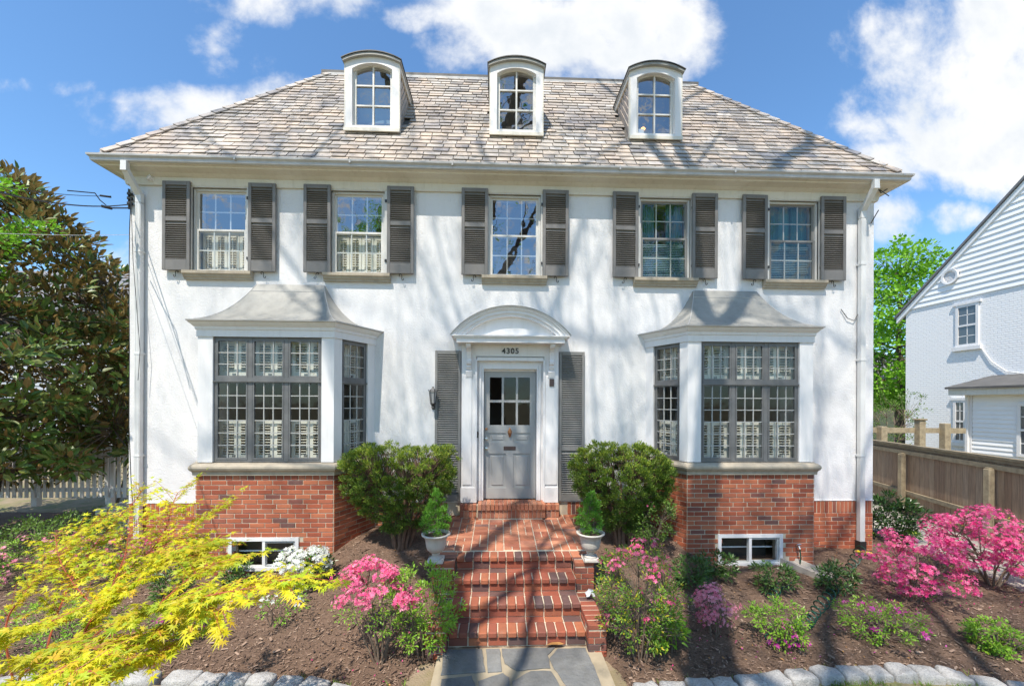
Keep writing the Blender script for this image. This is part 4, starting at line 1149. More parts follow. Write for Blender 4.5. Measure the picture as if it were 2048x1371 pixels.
for pl in polys:
    # resample with a wavy outline
    pts = []
    for p, q in zip(pl, pl[1:] + pl[:1]):
        for k in range(5):
            t = k / 5; x = lerp(p[0], q[0], t); y = lerp(p[1], q[1], t); pts.append((x + .012 * mnoise.noise(Vector((x * 14, y * 14, 0))), y + .012 * mnoise.noise(Vector((x * 14, y * 14, 7)))))
    cx = sum(p[0] for p in pts) / len(pts); cy = sum(p[1] for p in pts) / len(pts); n = len(pts); z = -.700 + uni(-.002, .003)
    if sum(a[0] * b[1] - b[0] * a[1] for a, b in zip(pts, pts[1:] + pts[:1])) < 0: pts.reverse()
    ring0 = [(lerp(x, cx, -.042), lerp(y, cy, -.042), -.72) for x, y in pts]; ring1 = [(lerp(x, cx, -.04), lerp(y, cy, -.04), z - .003) for x, y in pts]; ring2 = [(lerp(x, cx, .0), lerp(y, cy, .0), z) for x, y in pts]
    vs = ring0 + ring1 + ring2 + [(cx, cy, z + .001)]
    fs = [(r * n + i, r * n + (i + 1) % n, (r + 1) * n + (i + 1) % n, (r + 1) * n + i) for r in (0, 1) for i in range(n)] + [(2 * n + i, 2 * n + (i + 1) % n, 3 * n) for i in range(n)]
    mb.add(vs, fs)
mb.build('flagstones', MAT['bluestone'], path)

# stone edging, each block its own thing
def stone_mesh(sx, sy, sz, seed):
    NU, NV = 16, 10; vs = []
    def sp(a, e): return math.copysign(abs(a) ** e, a)
    e = .27
    for j in range(NV + 1):
        ph = -PI / 2 + PI * j / NV
        for i in range(NU):
            th = 2 * PI * i / NU; p = Vector((sp(math.cos(ph), e) * sp(math.cos(th), e), sp(math.cos(ph), e) * sp(math.sin(th), e), sp(math.sin(ph), e)))
            q = Vector((p.x * sx / 2, p.y * sy / 2, p.z * sz / 2)); nn = mnoise.noise_vector(p * 1.3 + Vector((seed * 7.3, 0, 0)))
            vs.append(tuple(q + nn * .022 + mnoise.noise_vector(p * 4 + Vector((seed, 0, 0))) * .006))
    fs = [(j * NU + i, j * NU + (i + 1) % NU, (j + 1) * NU + (i + 1) % NU, (j + 1) * NU + i) for j in range(NV) for i in range(NU)]
    return vs, fs
ORD = ['first', 'second', 'third', 'fourth', 'fifth', 'sixth', 'seventh', 'eighth', 'ninth', 'tenth', 'eleventh', 'twelfth', 'thirteenth', 'fourteenth', 'fifteenth', 'sixteenth']
for side, W in (('left', LW), ('right', RW)):
    seq = list(reversed(W)) if side == 'left' else W
    for k, p in enumerate(seq):
        q = seq[min(k + 1, len(seq) - 1)]; r_ = seq[max(k - 1, 0)]; d = (q - r_); a = math.atan2(d.y, d.x); gap = d.length / (2 if 0 < k < len(seq) - 1 else 1)
        mb = MB(); vs, fs = stone_mesh(gap * .95, uni(.15, .18), .24, k + (50 if side == 'left' else 0)); mb.add(vs, fs)
        o = mb.build('edging_stone', MAT['granite'], smooth=True); o.location = (p.x, p.y - .01, ZS - .125 + uni(-.008, .008)); o.rotation_euler = (uni(-.03, .03), uni(-.03, .03), a)
        tag(o, f'rough grey granite edging block, {ORD[k]} from the flagstone path in the {side} row', 'edging stone', f'granite blocks edging the {side} flower bed')

# driveway strip beside the fence
mb = MB(); N = 30
for k in range(N):
    y0, y1 = lerp(-9, 9, k / N), lerp(-9, 9, (k + 1) / N)
    xa = lambda y: 7.05 + .10 * (y + 1); xb = lambda y: 8.45 + .22 * (y + 1)
    mb.quad((xa(y0), y0, -.66), (xb(y0), y0, -.66), (xb(y1), y1, -.66), (xa(y1), y1, -.66)); mb.quad((xa(y0), y0, -.78), (xa(y0), y0, -.66), (xa(y1), y1, -.66), (xa(y1), y1, -.78))
tag(mb.build('driveway', MAT['concrete']), kind='structure')

# ================================================================ SMALL THINGS
# urns
def urn(u, label):
    p = Vector((at(u, 1063, -1.63).x, -1.63, -.072)); root = thing('garden_urn', label, 'urn', p, 'pale stone urns on the landing corners')
    mb = MB(); mb.cbox(p.x - .095, p.x + .095, p.y - .095, p.y + .095, p.z, p.z + .045, .006)
    mb.lathe([(.085, .045), (.06, .06), (.045, .075), (.042, .09), (.05, .095), (.05, .105), (.045, .11)], p, 24); mb.build('plinth', MAT['bone'], root, True)
    mb = MB(); mb.lathe([(.04, .11), (.075, .125), (.105, .155), (.118, .19), (.122, .225), (.128, .27), (.142, .305), (.165, .325), (.176, .333), (.176, .343), (.165, .350), (.148, .345), (.138, .33), (.13, .31), (.0, .31)], p, 32)
    mb.build('bowl', MAT['bone'], root, True)
    mb = MB(); mb.lathe([(.137, .318), (.08, .326), (.0, .33)], p, 16); mb.build('soil', MAT['mulch'], root)
    return p
UL = urn(872, 'pale stone urn on the left corner of the brick landing')
UR = urn(1181, 'pale stone urn on the right corner of the brick landing')

# coiled hose
path_px = [(1722, 1106), (1708, 1130), (1694, 1152), (1678, 1176), (1660, 1198), (1640, 1222), (1622, 1246), (1608, 1258), (1590, 1268)]
P = [gat(u, v) for u, v in path_px]
def spline(P, n):
    out = []
    for i in range(len(P) - 1):
        p0, p1, p2, p3 = P[max(i - 1, 0)], P[i], P[i + 1], P[min(i + 2, len(P) - 1)]
        for k in range(n):
            t = k / n; out.append(.5 * ((2 * p1) + (p2 - p0) * t + (2 * p0 - 5 * p1 + 4 * p2 - p3) * t * t + (3 * p1 - p0 - 3 * p2 + p3) * t ** 3))
    return out + [P[-1]]
def coil(P, turns, r, tr):
    S_ = spline(P, 60); n = len(S_); out = []
    for i, p in enumerate(S_):
        d = (S_[min(i + 1, n - 1)] - S_[max(i - 1, 0)]).normalized(); sd = d.cross(Vector((0, 0, 1))).normalized(); up = sd.cross(d)
        a = 2 * PI * turns * i / n; rr = r * (1 + .15 * math.sin(i * .05))
        out.append(p + Vector((0, 0, r + .01)) + sd * math.cos(a) * rr + up * math.sin(a) * rr * .9)
    return out
mb = MB(); mb.tube(coil(P, 21, .062, .007), .0075, 6)
tail = spline([P[-1] + Vector((0, 0, .03)), gat(1570, 1282) + Vector((0, 0, .02)), gat(1548, 1288) + Vector((0, 0, .02)), gat(1530, 1275) + Vector((0, 0, .02)), gat(1560, 1268) + Vector((0, 0, .05)), gat(1600, 1285) + Vector((0, 0, .02))], 8)
mb.tube(tail, .008, 6)
P2 = [gat(1540, 1205), gat(1552, 1190), gat(1560, 1178)]; mb.tube(coil(P2, 4, .05, .007), .0075, 6)
ptap = at(1598, 1092, -.80)
mb.tube(spline([ptap + Vector((0, -.02, -.03)), ptap + Vector((.0, -.03, -.2)), ptap + Vector((-.05, -.05, -.33)), gat(1580, 1170) + Vector((0, 0, .02)), gat(1562, 1177) + Vector((0, 0, .02))], 8), .008, 6)
tag(mb.build('garden_hose', MAT['hose'], smooth=True), 'dark green coiled garden hose stretched across the mulch', 'hose')
mb = MB(); mb.tube([ptap + Vector((0, .07, 0)), ptap, ptap + Vector((0, -.02, -.035))], .014, 8); mb.tube([ptap + Vector((-.03, 0, .03)), ptap + Vector((.03, 0, .03))], .008, 6); mb.tube([ptap, ptap + Vector((0, 0, .03))], .006, 6)
tag(mb.build('hose_tap', MAT['chrome']), 'small metal outdoor tap on the brick base beside the basement window', 'tap')
pw = gat(1712, 1108); mb = MB(); mb.tube([pw + Vector((.0, 0, .06)), pw + Vector((.12, -.03, .04))], .02, 8); mb.tube([pw + Vector((.12, -.03, .04)), pw + Vector((.21, -.05, .025))], .026, 8)
tag(mb.build('hose_nozzle', MAT['yellow']), 'yellow plastic hose nozzle lying at the end of the coiled hose', 'nozzle')
# splash block
p = gat(1610, 1140); M = T(p.x, p.y, p.z) @ Matrix.Rotation(R(-58), 4, 'Z') @ Matrix.Rotation(R(4), 4, 'Y'); mb = MB()
L_, W_2 = .30, .15
mb.add([tuple(M @ Vector(v)) for v in [(-L_, -W_2 * .8, -.05), (L_, -W_2, -.05), (L_, W_2, -.05), (-L_, W_2 * .8, -.05), (-L_, -W_2 * .8, .10), (L_, -W_2, .06), (L_, W_2, .06), (-L_, W_2 * .8, .10), (-L_ + .04, -W_2 * .6, .10), (L_ - .002, -W_2 * .75, .06), (L_ - .002, W_2 * .75, .06), (-L_ + .04, W_2 * .6, .10), (-L_ + .06, -W_2 * .5, .05), (L_ - .002, -W_2 * .65, .025), (L_ - .002, W_2 * .65, .025), (-L_ + .06, W_2 * .5, .05)]],
       [(0, 1, 5, 4), (2, 3, 7, 6), (3, 0, 4, 7), (4, 5, 9, 8), (6, 7, 11, 10), (7, 4, 8, 11), (8, 9, 13, 12), (10, 11, 15, 14), (11, 8, 12, 15), (12, 13, 14, 15), (1, 2, 14, 13), (1, 13, 9, 5), (2, 6, 10, 14), (0, 3, 2, 1)])
tag(mb.build('splash_block', MAT['concrete']), 'beige concrete splash block lying on the mulch beside the right bay', 'splash block')
# crumpled cloth on the cheek wall
mb = MB(); c = Vector((.90, -1.86, -.415)); N = 9
vs = [tuple(c + Vector(((i / N - .5) * .10, (j / N - .5) * .10, .02 + .05 * abs(mnoise.noise(Vector((i * .9, j * .9, 3)))) * 2))) for i in range(N + 1) for j in range(N + 1)]
mb.add(vs, [(i * (N + 1) + j, (i + 1) * (N + 1) + j, (i + 1) * (N + 1) + j + 1, i * (N + 1) + j + 1) for i in range(N) for j in range(N)])
tag(mb.build('crumpled_cloth', MAT['paperwhite']), 'crumpled white cloth lying on the right brick cheek wall', 'cloth')
# fallen leaves
for (u, v, lab) in ((877, 1322, 'curled orange dry leaf on the mulch left of the flagstone path'), (1195, 1323, 'orange dry leaf on the mulch right of the flagstone path'), (1110, 1291, 'long brown dry leaf at the foot of the bottom brick step')):
    p = gat(u, v) if abs(u - 1110) > 5 else Vector((plane_pt(u, v, -.69)))
    mb = MB(); L_ = .05 if u != 1110 else .10; a = uni(0, 3) if u != 1110 else 0
    d = Vector((math.cos(a), math.sin(a), 0)); s = Vector((-d.y, d.x, 0)); z = Vector((0, 0, 1)); p = p + z * .012
    mb.add([tuple(p - d * L_), tuple(p - d * .3 * L_ + s * .025 + z * .015), tuple(p + d * .5 * L_ + s * .02 + z * .02), tuple(p + d * L_ + z * .01), tuple(p + d * .5 * L_ - s * .02 + z * .015), tuple(p - d * .3 * L_ - s * .025 + z * .02)], [(0, 1, 5), (1, 2, 4, 5), (2, 3, 4)])
    tag(mb.build('fallen_leaf', MAT['dryleaf']), lab, 'leaf', 'dry leaves fallen near the steps')

# service cable from the street pole to the house corner
mb = MB()
a0 = at(-120, 352, -3.0); a1 = at(262, 408, -.05)
def sag(a, b, s, n=16): return [a.lerp(b, i / n) - Vector((0, 0, s * 4 * (i / n) * (1 - i / n))) for i in range(n + 1)]
mb.tube(sag(a0, a1, .12), .008, 5); mb.tube(sag(at(-120, 352, -3.0), at(222, 392, -.4), .05), .004, 5)
mb.tube([at(135, 381, -1.3), at(190, 386, -.9), at(200, 400, -.7), at(212, 410, -.5)], .007, 5)
mb.tube([at(203, 412, -.5), at(224, 417, -.4)], .02, 6); mb.tube([at(200, 391, -.5), at(222, 394, -.4)], .014, 6)
mb.tube([at(222, 416, -.4), at(262, 416, -.05)], .01, 5)
tag(mb.build('service_cable', MAT['wire']), 'black overhead service cable with connectors running to the left house corner', 'cable')
mb = MB(); mb.tube(sag(at(-120, 462, -3.0), at(258, 469, -.02), .02), .003, 5); tag(mb.build('telephone_line', MAT['pipe']), 'thin pale overhead line below the black service cable', 'cable')

# ================================================================ NEIGHBOURS
XN = 18.0
nb = thing('neighbour_house', 'white painted brick house with clapboard gable and side lean-to beyond the wooden fence', 'house', (XN, 5, -.7))
pk = at(1812, 620, 0); d = ray(1812, 620); t = (XN - XC) / d.x; cf = CAM + d * t     # far corner at the eave
d = ray(2040, 374); t = (XN - XC) / d.x; cr = CAM + d * t
rk = (cr.z - cf.z) / (cf.y - cr.y); YF = cf.y; ZE = cf.z; YR = YF - 5.6; ZR = ZE + 5.6 * rk; YN2 = YF - 11.2
mb = MB()
d = ray(1812, 618); ZBR = ZE - .02
mb.add([(XN, YN2, -.8), (XN, YF, -.8), (XN, YF, ZBR), (XN, YN2, ZBR), (XN + 9, YN2, -.8), (XN + 9, YF, -.8), (XN + 9, YF, ZBR), (XN + 9, YN2, ZBR)], [(1, 0, 3, 2), (4, 5, 6, 7), (0, 4, 7, 3), (5, 1, 2, 6)])
mb.build('brick_wall', MAT['whitebrick'], nb)
mb = MB(); z = ZBR; hb = .21
while z < ZR - .1:
    ya = YF + .15 - (z - ZE) / rk * 1.0; yb = YN2 - .15 + (z - ZE) / rk; z2 = z + hb; ya2 = ya - hb / rk; yb2 = yb + hb / rk
    if ya2 < yb2: ya2 = yb2 = YR
    mb.quad((XN - .045, ya, z), (XN - .045, yb, z), (XN - .008, yb2, z2), (XN - .008, ya2, z2)); mb.quad((XN, ya, z), (XN, yb, z), (XN - .045, yb, z), (XN - .045, ya, z)); z += hb
mb.build('gable_siding', MAT['siding'], nb)
mb = MB()
for sg, ye in ((1, YF), (-1, YN2)):
    a = Vector((XN - .08, ye + sg * .35, ZE - .35 * rk)); b = Vector((XN - .08, YR, ZR))
    th = .22; e = (b - a)
    mb.add([tuple(p) for p in (a, b, b + Vector((0, 0, -th)), a + Vector((0, 0, -th)), a + Vector((.1, 0, 0)), b + Vector((.1, 0, 0)), b + Vector((.1, 0, -th)), a + Vector((.1, 0, -th)))], [(0, 1, 2, 3), (4, 7, 6, 5), (0, 4, 5, 1), (3, 2, 6, 7), (0, 3, 7, 4)])
mb.build('bargeboard', MAT['siding'], nb)
mb = MB()
for sg, ye in ((1, YF), (-1, YN2)):
    a = (ye + sg * .40, ZE - .40 * rk + .02); b = (YR, ZR + .02)
    mb.add([(XN - .14, a[0], a[1]), (XN + 9, a[0], a[1]), (XN + 9, b[0], b[1]), (XN - .14, b[0], b[1]), (XN - .14, a[0], a[1] + .10), (XN + 9, a[0], a[1] + .10), (XN + 9, b[0], b[1] + .10), (XN - .14, b[0], b[1] + .10)], [(0, 1, 2, 3), (4, 7, 6, 5), (0, 3, 7, 4), (0, 4, 5, 1), (1, 5, 6, 2)])
mb.build('roof', MAT['farroof'], nb)
def on_n(u, v): d = ray(u, v); return CAM + d * ((XN - XC) / d.x)
def side_window(nm, ua, ub, va, vb, x=XN, sill=True, parent=nb):
    def q(u, v): d = ray(u, v); return CAM + d * ((x - XC) / d.x)
    m = (va + vb) / 2; um = (ua + ub) / 2; y1 = q(ua, m).y; y0 = q(ub, m).y; z1 = q(um, va).z; z0 = q(um, vb).z
    mb = MB(); f = .09
    mb.box(x - .05, x + .0, y0, y0 + f, z0, z1); mb.box(x - .05, x, y1 - f, y1, z0, z1); mb.box(x - .05, x, y0 + f, y1 - f, z0, z0 + f); mb.box(x - .05, x, y0 + f, y1 - f, z1 - f, z1)
    zm = (z0 + z1) / 2; mb.box(x - .045, x, y0 + f, y1 - f, zm - .035, zm + .035); ym = (y0 + y1) / 2
    mb.box(x - .025, x, ym - .014, ym + .014, z0 + f, z1 - f)
    for zz in ((zm + z1) / 2, (zm + z0) / 2): mb.box(x - .025, x, y0 + f, y1 - f, zz - .014, zz + .014)
    w = mb.build('window', MAT['white'], parent)
    mb = MB(); mb.box(x - .02, x - .004, y0 + f, y1 - f, z0 + f, z1 - f); mb.build('pane', MAT['neighglass'], w)
    if sill:
        mb = MB(); mb.box(x - .10, x, y0 - .1, y1 + .1, z0 - .15, z0); mb.build('sill', MAT['white'], w); mb = MB(); mb.box(x - .07, x, y0 - .08, y1 + .1, z1 + .001, z1 + .10); mb.build('lintel', MAT['white'], w)
    return w
m, nt, b = newmat('neighbour_window_glass'); b.inputs['Base Color'].default_value = (.10, .115, .13, 1); b.inputs['Roughness'].default_value = .06; b.inputs['Specular IOR Level'].default_value = .9; MAT['neighglass'] = m
side_window('w', 1913, 1959, 608, 692); side_window('w', 1908, 1934, 800, 884)
# round gable vent
c = on_n(1903, 553); mb = MB(); r = .30; MV = T(XN - .05, c.y, c.z) @ Matrix.Rotation(R(-90), 4, 'Y')
t = MB(); t.lathe([(r * .74, .0), (r * .74, .05), (r, .06), (r, 0)], (0, 0, 0), 28); t.f = t.f[:-2]; mb.add([tuple(MV @ Vector(v)) for v in t.v], t.f)
for k in range(-4, 5):
    zz = k * r * .17; hw = math.sqrt(max(.001, (r * .74) ** 2 - zz * zz)); mb.add([(XN - .06, c.y - hw, c.z + zz - .02), (XN - .06, c.y + hw, c.z + zz - .02), (XN - .045, c.y + hw, c.z + zz + .018), (XN - .045, c.y - hw, c.z + zz + .018)], [(0, 1, 2, 3)])
mb.build('gable_vent', MAT['white'], nb)
# pipe trace
mb = MB(); mb.tube([on_n(1962, 692) + Vector((-.03, 0, 0)), on_n(1985, 722) + Vector((-.04, 0, 0)), on_n(2015, 742) + Vector((-.04, 0, 0)), on_n(2060, 748) + Vector((-.04, 0, 0))], .016, 6); mb.build('wall_conduit', MAT['white'], nb)
# lean-to
XA = 16.6
def on_a(u, v): d = ray(u, v); return CAM + d * ((XA - XC) / d.x)
c1 = on_a(1934, 790); ytop = c1.y; zt = c1.z
mb = MB(); mb.box(XA, XN, ytop - 6, ytop, -.8, zt); ann = mb.build('lean_to', MAT['siding'], nb)
mb = MB(); z = -.7
while z < zt - .1: mb.add([(XA - .03, ytop - .18, z), (XA - .03, ytop - 6, z), (XA - .004, ytop - 6, z + .15), (XA - .004, ytop - .18, z + .15), (XA, ytop - .18, z), (XA, ytop - 6, z)], [(0, 1, 2, 3), (4, 5, 1, 0)]); z += .15
mb.build('clapboards', MAT['siding'], ann)
mb = MB(); mb.box(XA - .04, XA, ytop - .175, ytop + .02, -.8, zt); mb.box(XA - .10, XA - .041, ytop - .10, ytop - .02, -.8, zt); mb.build('corner_post', MAT['white'], ann)
mb = MB(); mb.box(XA - .35, XN, ytop - 6.2, ytop + .30, zt + .001, zt + .22); mb.build('fascia', MAT['shaded_trim'], ann)
mb = MB(); mb.add([(XA - .42, ytop + .36, zt + .221), (XA - .42, ytop - 6.3, zt + .221), (XN, ytop - 6.3, zt + .30), (XN, ytop + .36, zt + .30), (XA - .42, ytop + .36, zt + .29), (XA - .42, ytop - 6.3, zt + .29), (XN, ytop - 6.3, zt + .75), (XN, ytop + .36, zt + .75)], [(0, 3, 2, 1), (4, 5, 6, 7), (0, 1, 5, 4), (1, 2, 6, 5), (3, 0, 4, 7)]); mb.build('roof', MAT['slatedark'], ann)
side_window('w', 2036, 2090, 806, 915, XA - .03, False, nb)

# wooden fence
F0 = Vector((9.8, 3.6, 0)); FD = Vector((.267, 1, 0)).normalized()
fence = thing('wooden_fence', 'weathered brown board fence with round-topped posts beside the driveway', 'fence', (9.0, 0, -.7))
def fpt(s, off=0): n = Vector((-FD.y, FD.x, 0)); return F0 + FD * s + n * off
s0, s1 = -9.5, 7.0; FZ = .90; GZ = -.72
mb = MB(); s = s0
while s < s1:
    w = uni(.135, .15); a = fpt(s + .003, -.02); b_ = fpt(s + w - .003, -.02); o = Vector((FD.y, -FD.x, 0)) * (.018 + uni(0, .006)); zt_ = FZ - .03 - uni(0, .01)
    vs = [(a.x, a.y, GZ), (b_.x, b_.y, GZ), (b_.x, b_.y, zt_), (a.x, a.y, zt_)]; vs2 = [(x + o.x, y + o.y, z) for x, y, z in vs]
    mb.add(vs + vs2, [(0, 3, 2, 1), (4, 5, 6, 7), (0, 4, 7, 3), (1, 2, 6, 5), (3, 7, 6, 2)]); s += w
mb.build('boards', MAT['fence'], fence)
mb = MB()
for z, w, h in ((.73, .05, .09), (-.22, .05, .09)): mb.bar(fpt(s0, .01) + Vector((0, 0, z)), fpt(s1, .01) + Vector((0, 0, z)), w, h)
mb.bar(fpt(s0, -.03) + Vector((0, 0, FZ)), fpt(s1, -.03) + Vector((0, 0, FZ)), .14, .045)
mb.bar(fpt(s0, .0) + Vector((0, 0, FZ - .055)), fpt(s1, .0) + Vector((0, 0, FZ - .055)), .03, .06)
mb.build('rail', MAT['fencerail'], fence)
def s_of(u):
    best = min(((abs(((fpt(q / 50).x - XC) * math.cos(YAW) - (fpt(q / 50).y + DW) * math.sin(YAW)) / max(.1, ((fpt(q / 50).x - XC) * math.sin(YAW) + (fpt(q / 50).y + DW) * math.cos(YAW))) - (u - 1024) / F), q / 50) for q in range(int(s0 * 50), int(s1 * 50))))
    return best[1]
sa, sb = s_of(1813), s_of(1990); sp_ = abs(sa - sb)
k = -3
while k < 5:
    s = sb + k * sp_; k += 1
    if not (s0 < s < s1): continue
    p = fpt(s, .085); mb = MB(); mb.cbox(p.x - .055, p.x + .055, p.y - .055, p.y + .055, -.85, .69, .012); mb.cbox(p.x - .04, p.x + .04, p.y - .04, p.y + .04, .691, .715, .01); mb.build('post', MAT['fencerail'], fence)
# post and rail behind
f2 = thing('post_and_rail_fence', 'grey-brown post and rail fence standing higher behind the board fence', 'fence', (13.5, 6, -.7))
mb = MB(); a = at(1700, 859, 6.0); b_ = at(1930, 861, 6.0); mb.bar(a, b_, .06, .17); mb.bar(a - Vector((0, 0, .75)), b_ - Vector((0, 0, .75)), .06, .15); mb.build('rail', MAT['fencerail'], f2)
for u, v in ((1764, 852), (1840, 840), (1890, 846)):
    p = at(u, v, 5.9); mb = MB(); mb.cbox(p.x - .10, p.x + .10, p.y - .1, p.y + .1, -.8, p.z, .015)
    if u == 1840: mb.cbox(p.x - .13, p.x + .13, p.y - .13, p.y + .13, p.z + .001, p.z + .05, .015)
    mb.build('post', MAT['fencerail'], f2)
# distant house behind
fh = thing('distant_house', 'small yellow house with grey shingle roof seen between the two white houses', 'house', (26, 22, -.7))
a = at(1735, 758, 20); b_ = at(1850, 758, 20); zt = a.z; mb = MB(); mb.box(a.x, b_.x, 20, 27, -.8, zt); mb.build('wall', MAT['farwall'], fh)
zr = at(1790, 703, 23.5).z; mb = MB(); mb.add([(a.x - .4, 19.5, zt), (b_.x + .4, 19.5, zt), (b_.x + .4, 23.5, zr), (a.x + 1.5, 23.5, zr), (b_.x + .4, 27.5, zt), (a.x - .4, 27.5, zt)], [(0, 1, 2, 3), (4, 5, 3, 2), (5, 0, 3), (0, 5, 4, 1)]); mb.build('roof', MAT['farroof'], fh)
mb = MB(); p = at(1760, 745, 19.6); mb.box(p.x - .2, p.x + .6, 21.0, 21.3, zt + .5, zt + 1.5); mb.build('chimney', MAT['whitebrick'], fh)
# grey house behind the magnolia
gh = thing('grey_house', 'pale grey clapboard house partly hidden behind the magnolia tree', 'house', (-20, 15, -.7))
mb = MB(); mb.box(-34, -12.2, 14, 22, -.8, 6.2); mb.build('wall', MAT['greysiding'], gh)
mb = MB()
for k in range(33): z = -.6 + k * .2; mb.add([(-34, 13.96, z), (-12.2, 13.96, z), (-12.2, 13.998, z + .19), (-34, 13.998, z + .19)], [(0, 1, 2, 3)])
mb.build('clapboards', MAT['greysiding'], gh)
mb = MB(); mb.add([(-34.4, 13.5, 6.2), (-11.8, 13.5, 6.2), (-14, 18, 9.5), (-34.4, 18, 9.5), (-11.8, 22.5, 6.2), (-34.4, 22.5, 6.2)], [(0, 1, 2, 3), (1, 4, 2), (3, 2, 4, 5), (0, 5, 4, 1)]); mb.build('roof', MAT['farroof'], gh)
mb = MB(); mb.box(-17.2, -16.0, 13.9, 13.955, 2.8, 4.6); mb.build('window', MAT['neighglass'], gh)
# white picket fence
pf = thing('picket_fence', 'white picket fence between the magnolia and the left house corner', 'fence', (-9, 2.2, -.5))
zt = at(200, 897, 2.2).z; zb = at(200, 985, 2.2).z - .1
def zpf(x): return zt - .02
x = -13.5; mb = MB()
while x < -6.2:
    mb.add([(x, 2.2, zb), (x + .065, 2.2, zb), (x + .065, 2.2, zt - .03), (x + .0325, 2.2, zt + .02), (x, 2.2, zt - .03), (x, 2.22, zb), (x + .065, 2.22, zb), (x + .065, 2.22, zt - .03), (x + .0325, 2.22, zt + .02), (x, 2.22, zt - .03)], [(0, 1, 2, 3, 4), (9, 8, 7, 6, 5), (0, 5, 6, 1), (1, 6, 7, 2), (2, 7, 8, 3), (3, 8, 9, 4), (4, 9, 5, 0)]); x += .125
mb.build('pickets', MAT['white'], pf)
mb = MB(); mb.box(-13.5, -6.2, 2.221, 2.26, zt - .18, zt - .10); mb.box(-13.5, -6.2, 2.221, 2.26, zb + .12, zb + .20); mb.build('rail', MAT['white'], pf)
for u in (60, 210):
    xx = at(u, 940, 2.2).x; mb = MB(); mb.cbox(xx - .06, xx + .06, 2.262, 2.38, zb - .2, zt + .03, .01); mb.build('post', MAT['white'], pf)
# air conditioner by the corner
p = at(228, 1030, 1.0); ac = thing('air_conditioner', 'grey louvred air conditioner unit beside the left house corner', 'air conditioner', (p.x, 1.2, -.6))
mb = MB(); zc = p.z; mb.cbox(p.x - .35, p.x + .35, 1.0, 1.7, zc - .55, zc + .12, .02)
mb.build('casing', MAT['muntin'], ac); mb = MB()
for k in range(12): mb.box(p.x - .32, p.x + .32, .985, .999, zc - .48 + k * .045, zc - .465 + k * .045)
mb.build('grille', MAT['gutter'], ac)
# ================================================================ VEGETATION
def rvec():
    while True:
        v = Vector((uni(-1, 1), uni(-1, 1), uni(-1, 1)))
        if .05 < v.length < 1: return v.normalized()
def leaf(mb, p, d, n, L, W, bend=.15):
    """leaf from base p along d, upward side n"""
    s = d.cross(n)
    if s.length < 1e-5: s = d.orthogonal()
    s.normalize(); n = s.cross(d)
    a = p + d * (L * .35); b = p + d * (L * .72) - n * (L * bend * .5); t = p + d * L - n * (L * bend)
    w1 = s * (W * .5); w2 = s * (W * .38); f = n * (W * .12)
    i = len(mb.v)
    mb.v.extend((tuple(p), tuple(a + w1 + f), tuple(b + w2 + f), tuple(t), tuple(b - w2 + f), tuple(a - w1 + f)))
    mb.f.append((i, i + 1, i + 2, i + 3)); mb.f.append((i, i + 3, i + 4, i + 5))
def diamond(mb, p, d, n, L, W):
    s = d.cross(n)
    if s.length < 1e-5: s = d.orthogonal()
    s.normalize(); m = p + d * (L * .5); s = s * (W * .5); i = len(mb.v)
    mb.v.extend((tuple(p), tuple(m + s), tuple(p + d * L), tuple(m - s))); mb.f.append((i, i + 1, i + 2, i + 3))
def flower(mb, p, n, r):
    x = n.orthogonal().normalized(); y = n.cross(x); a0 = uni(0, 2 * PI); i = len(mb.v)
    mb.v.append(tuple(p))
    for k in range(5):
        a = a0 + k * 2 * PI / 5
        for da, rr, h in ((-.45, .62, .30), (0, 1.0, .42), (.45, .62, .30)):
            q = p + (x * math.cos(a + da) + y * math.sin(a + da)) * (r * rr) + n * (r * h * uni(.7, 1.2)); mb.v.append(tuple(q))
        mb.f.append((i, i + 1 + 3 * k, i + 2 + 3 * k, i + 3 + 3 * k))
STAR_A = [R(x) for x in (-128, -82, -40, 0, 40, 82, 128)]; STAR_L = [.42, .75, .95, 1.05, .95, .75, .42]
def star(mb, p, d, n, r):
    s = d.cross(n)
    if s.length < 1e-5: s = d.orthogonal()
    s.normalize(); n = s.cross(d); i = len(mb.v); mb.v.append(tuple(p)); dr = uni(.05, .35)
    m = len(STAR_A)
    def P_(a, l): return tuple(p + (d * math.cos(a) + s * math.sin(a)) * (r * l) - n * (r * l * l * dr))
    mb.v.append(P_(STAR_A[0] - .3, .18))
    for k in range(m):
        mb.v.append(P_(STAR_A[k], STAR_L[k] * uni(.9, 1.08)))
        mb.v.append(P_((STAR_A[k] + STAR_A[k + 1]) / 2, .33) if k < m - 1 else P_(STAR_A[k] + .3, .18))
    for k in range(m): mb.f.append((i, i + 1 + 2 * k, i + 2 + 2 * k, i + 3 + 2 * k))
def curve(a, b, sag=0., jit=.06, n=6, bow=None):
    L = (b - a).length; m = (a + b) / 2 + (bow if bow is not None else rvec() * L * jit) + Vector((0, 0, sag * L))
    out = []
    for i in range(n + 1):
        t = i / n; p = a * (1 - t) ** 2 + m * 2 * t * (1 - t) + b * t * t
        out.append(p + rvec() * (L * .012 if 0 < i < n else 0))
    return out
def taper(r0, r1, n): return [lerp(r0, r1, i / (n - 1)) for i in range(n)]

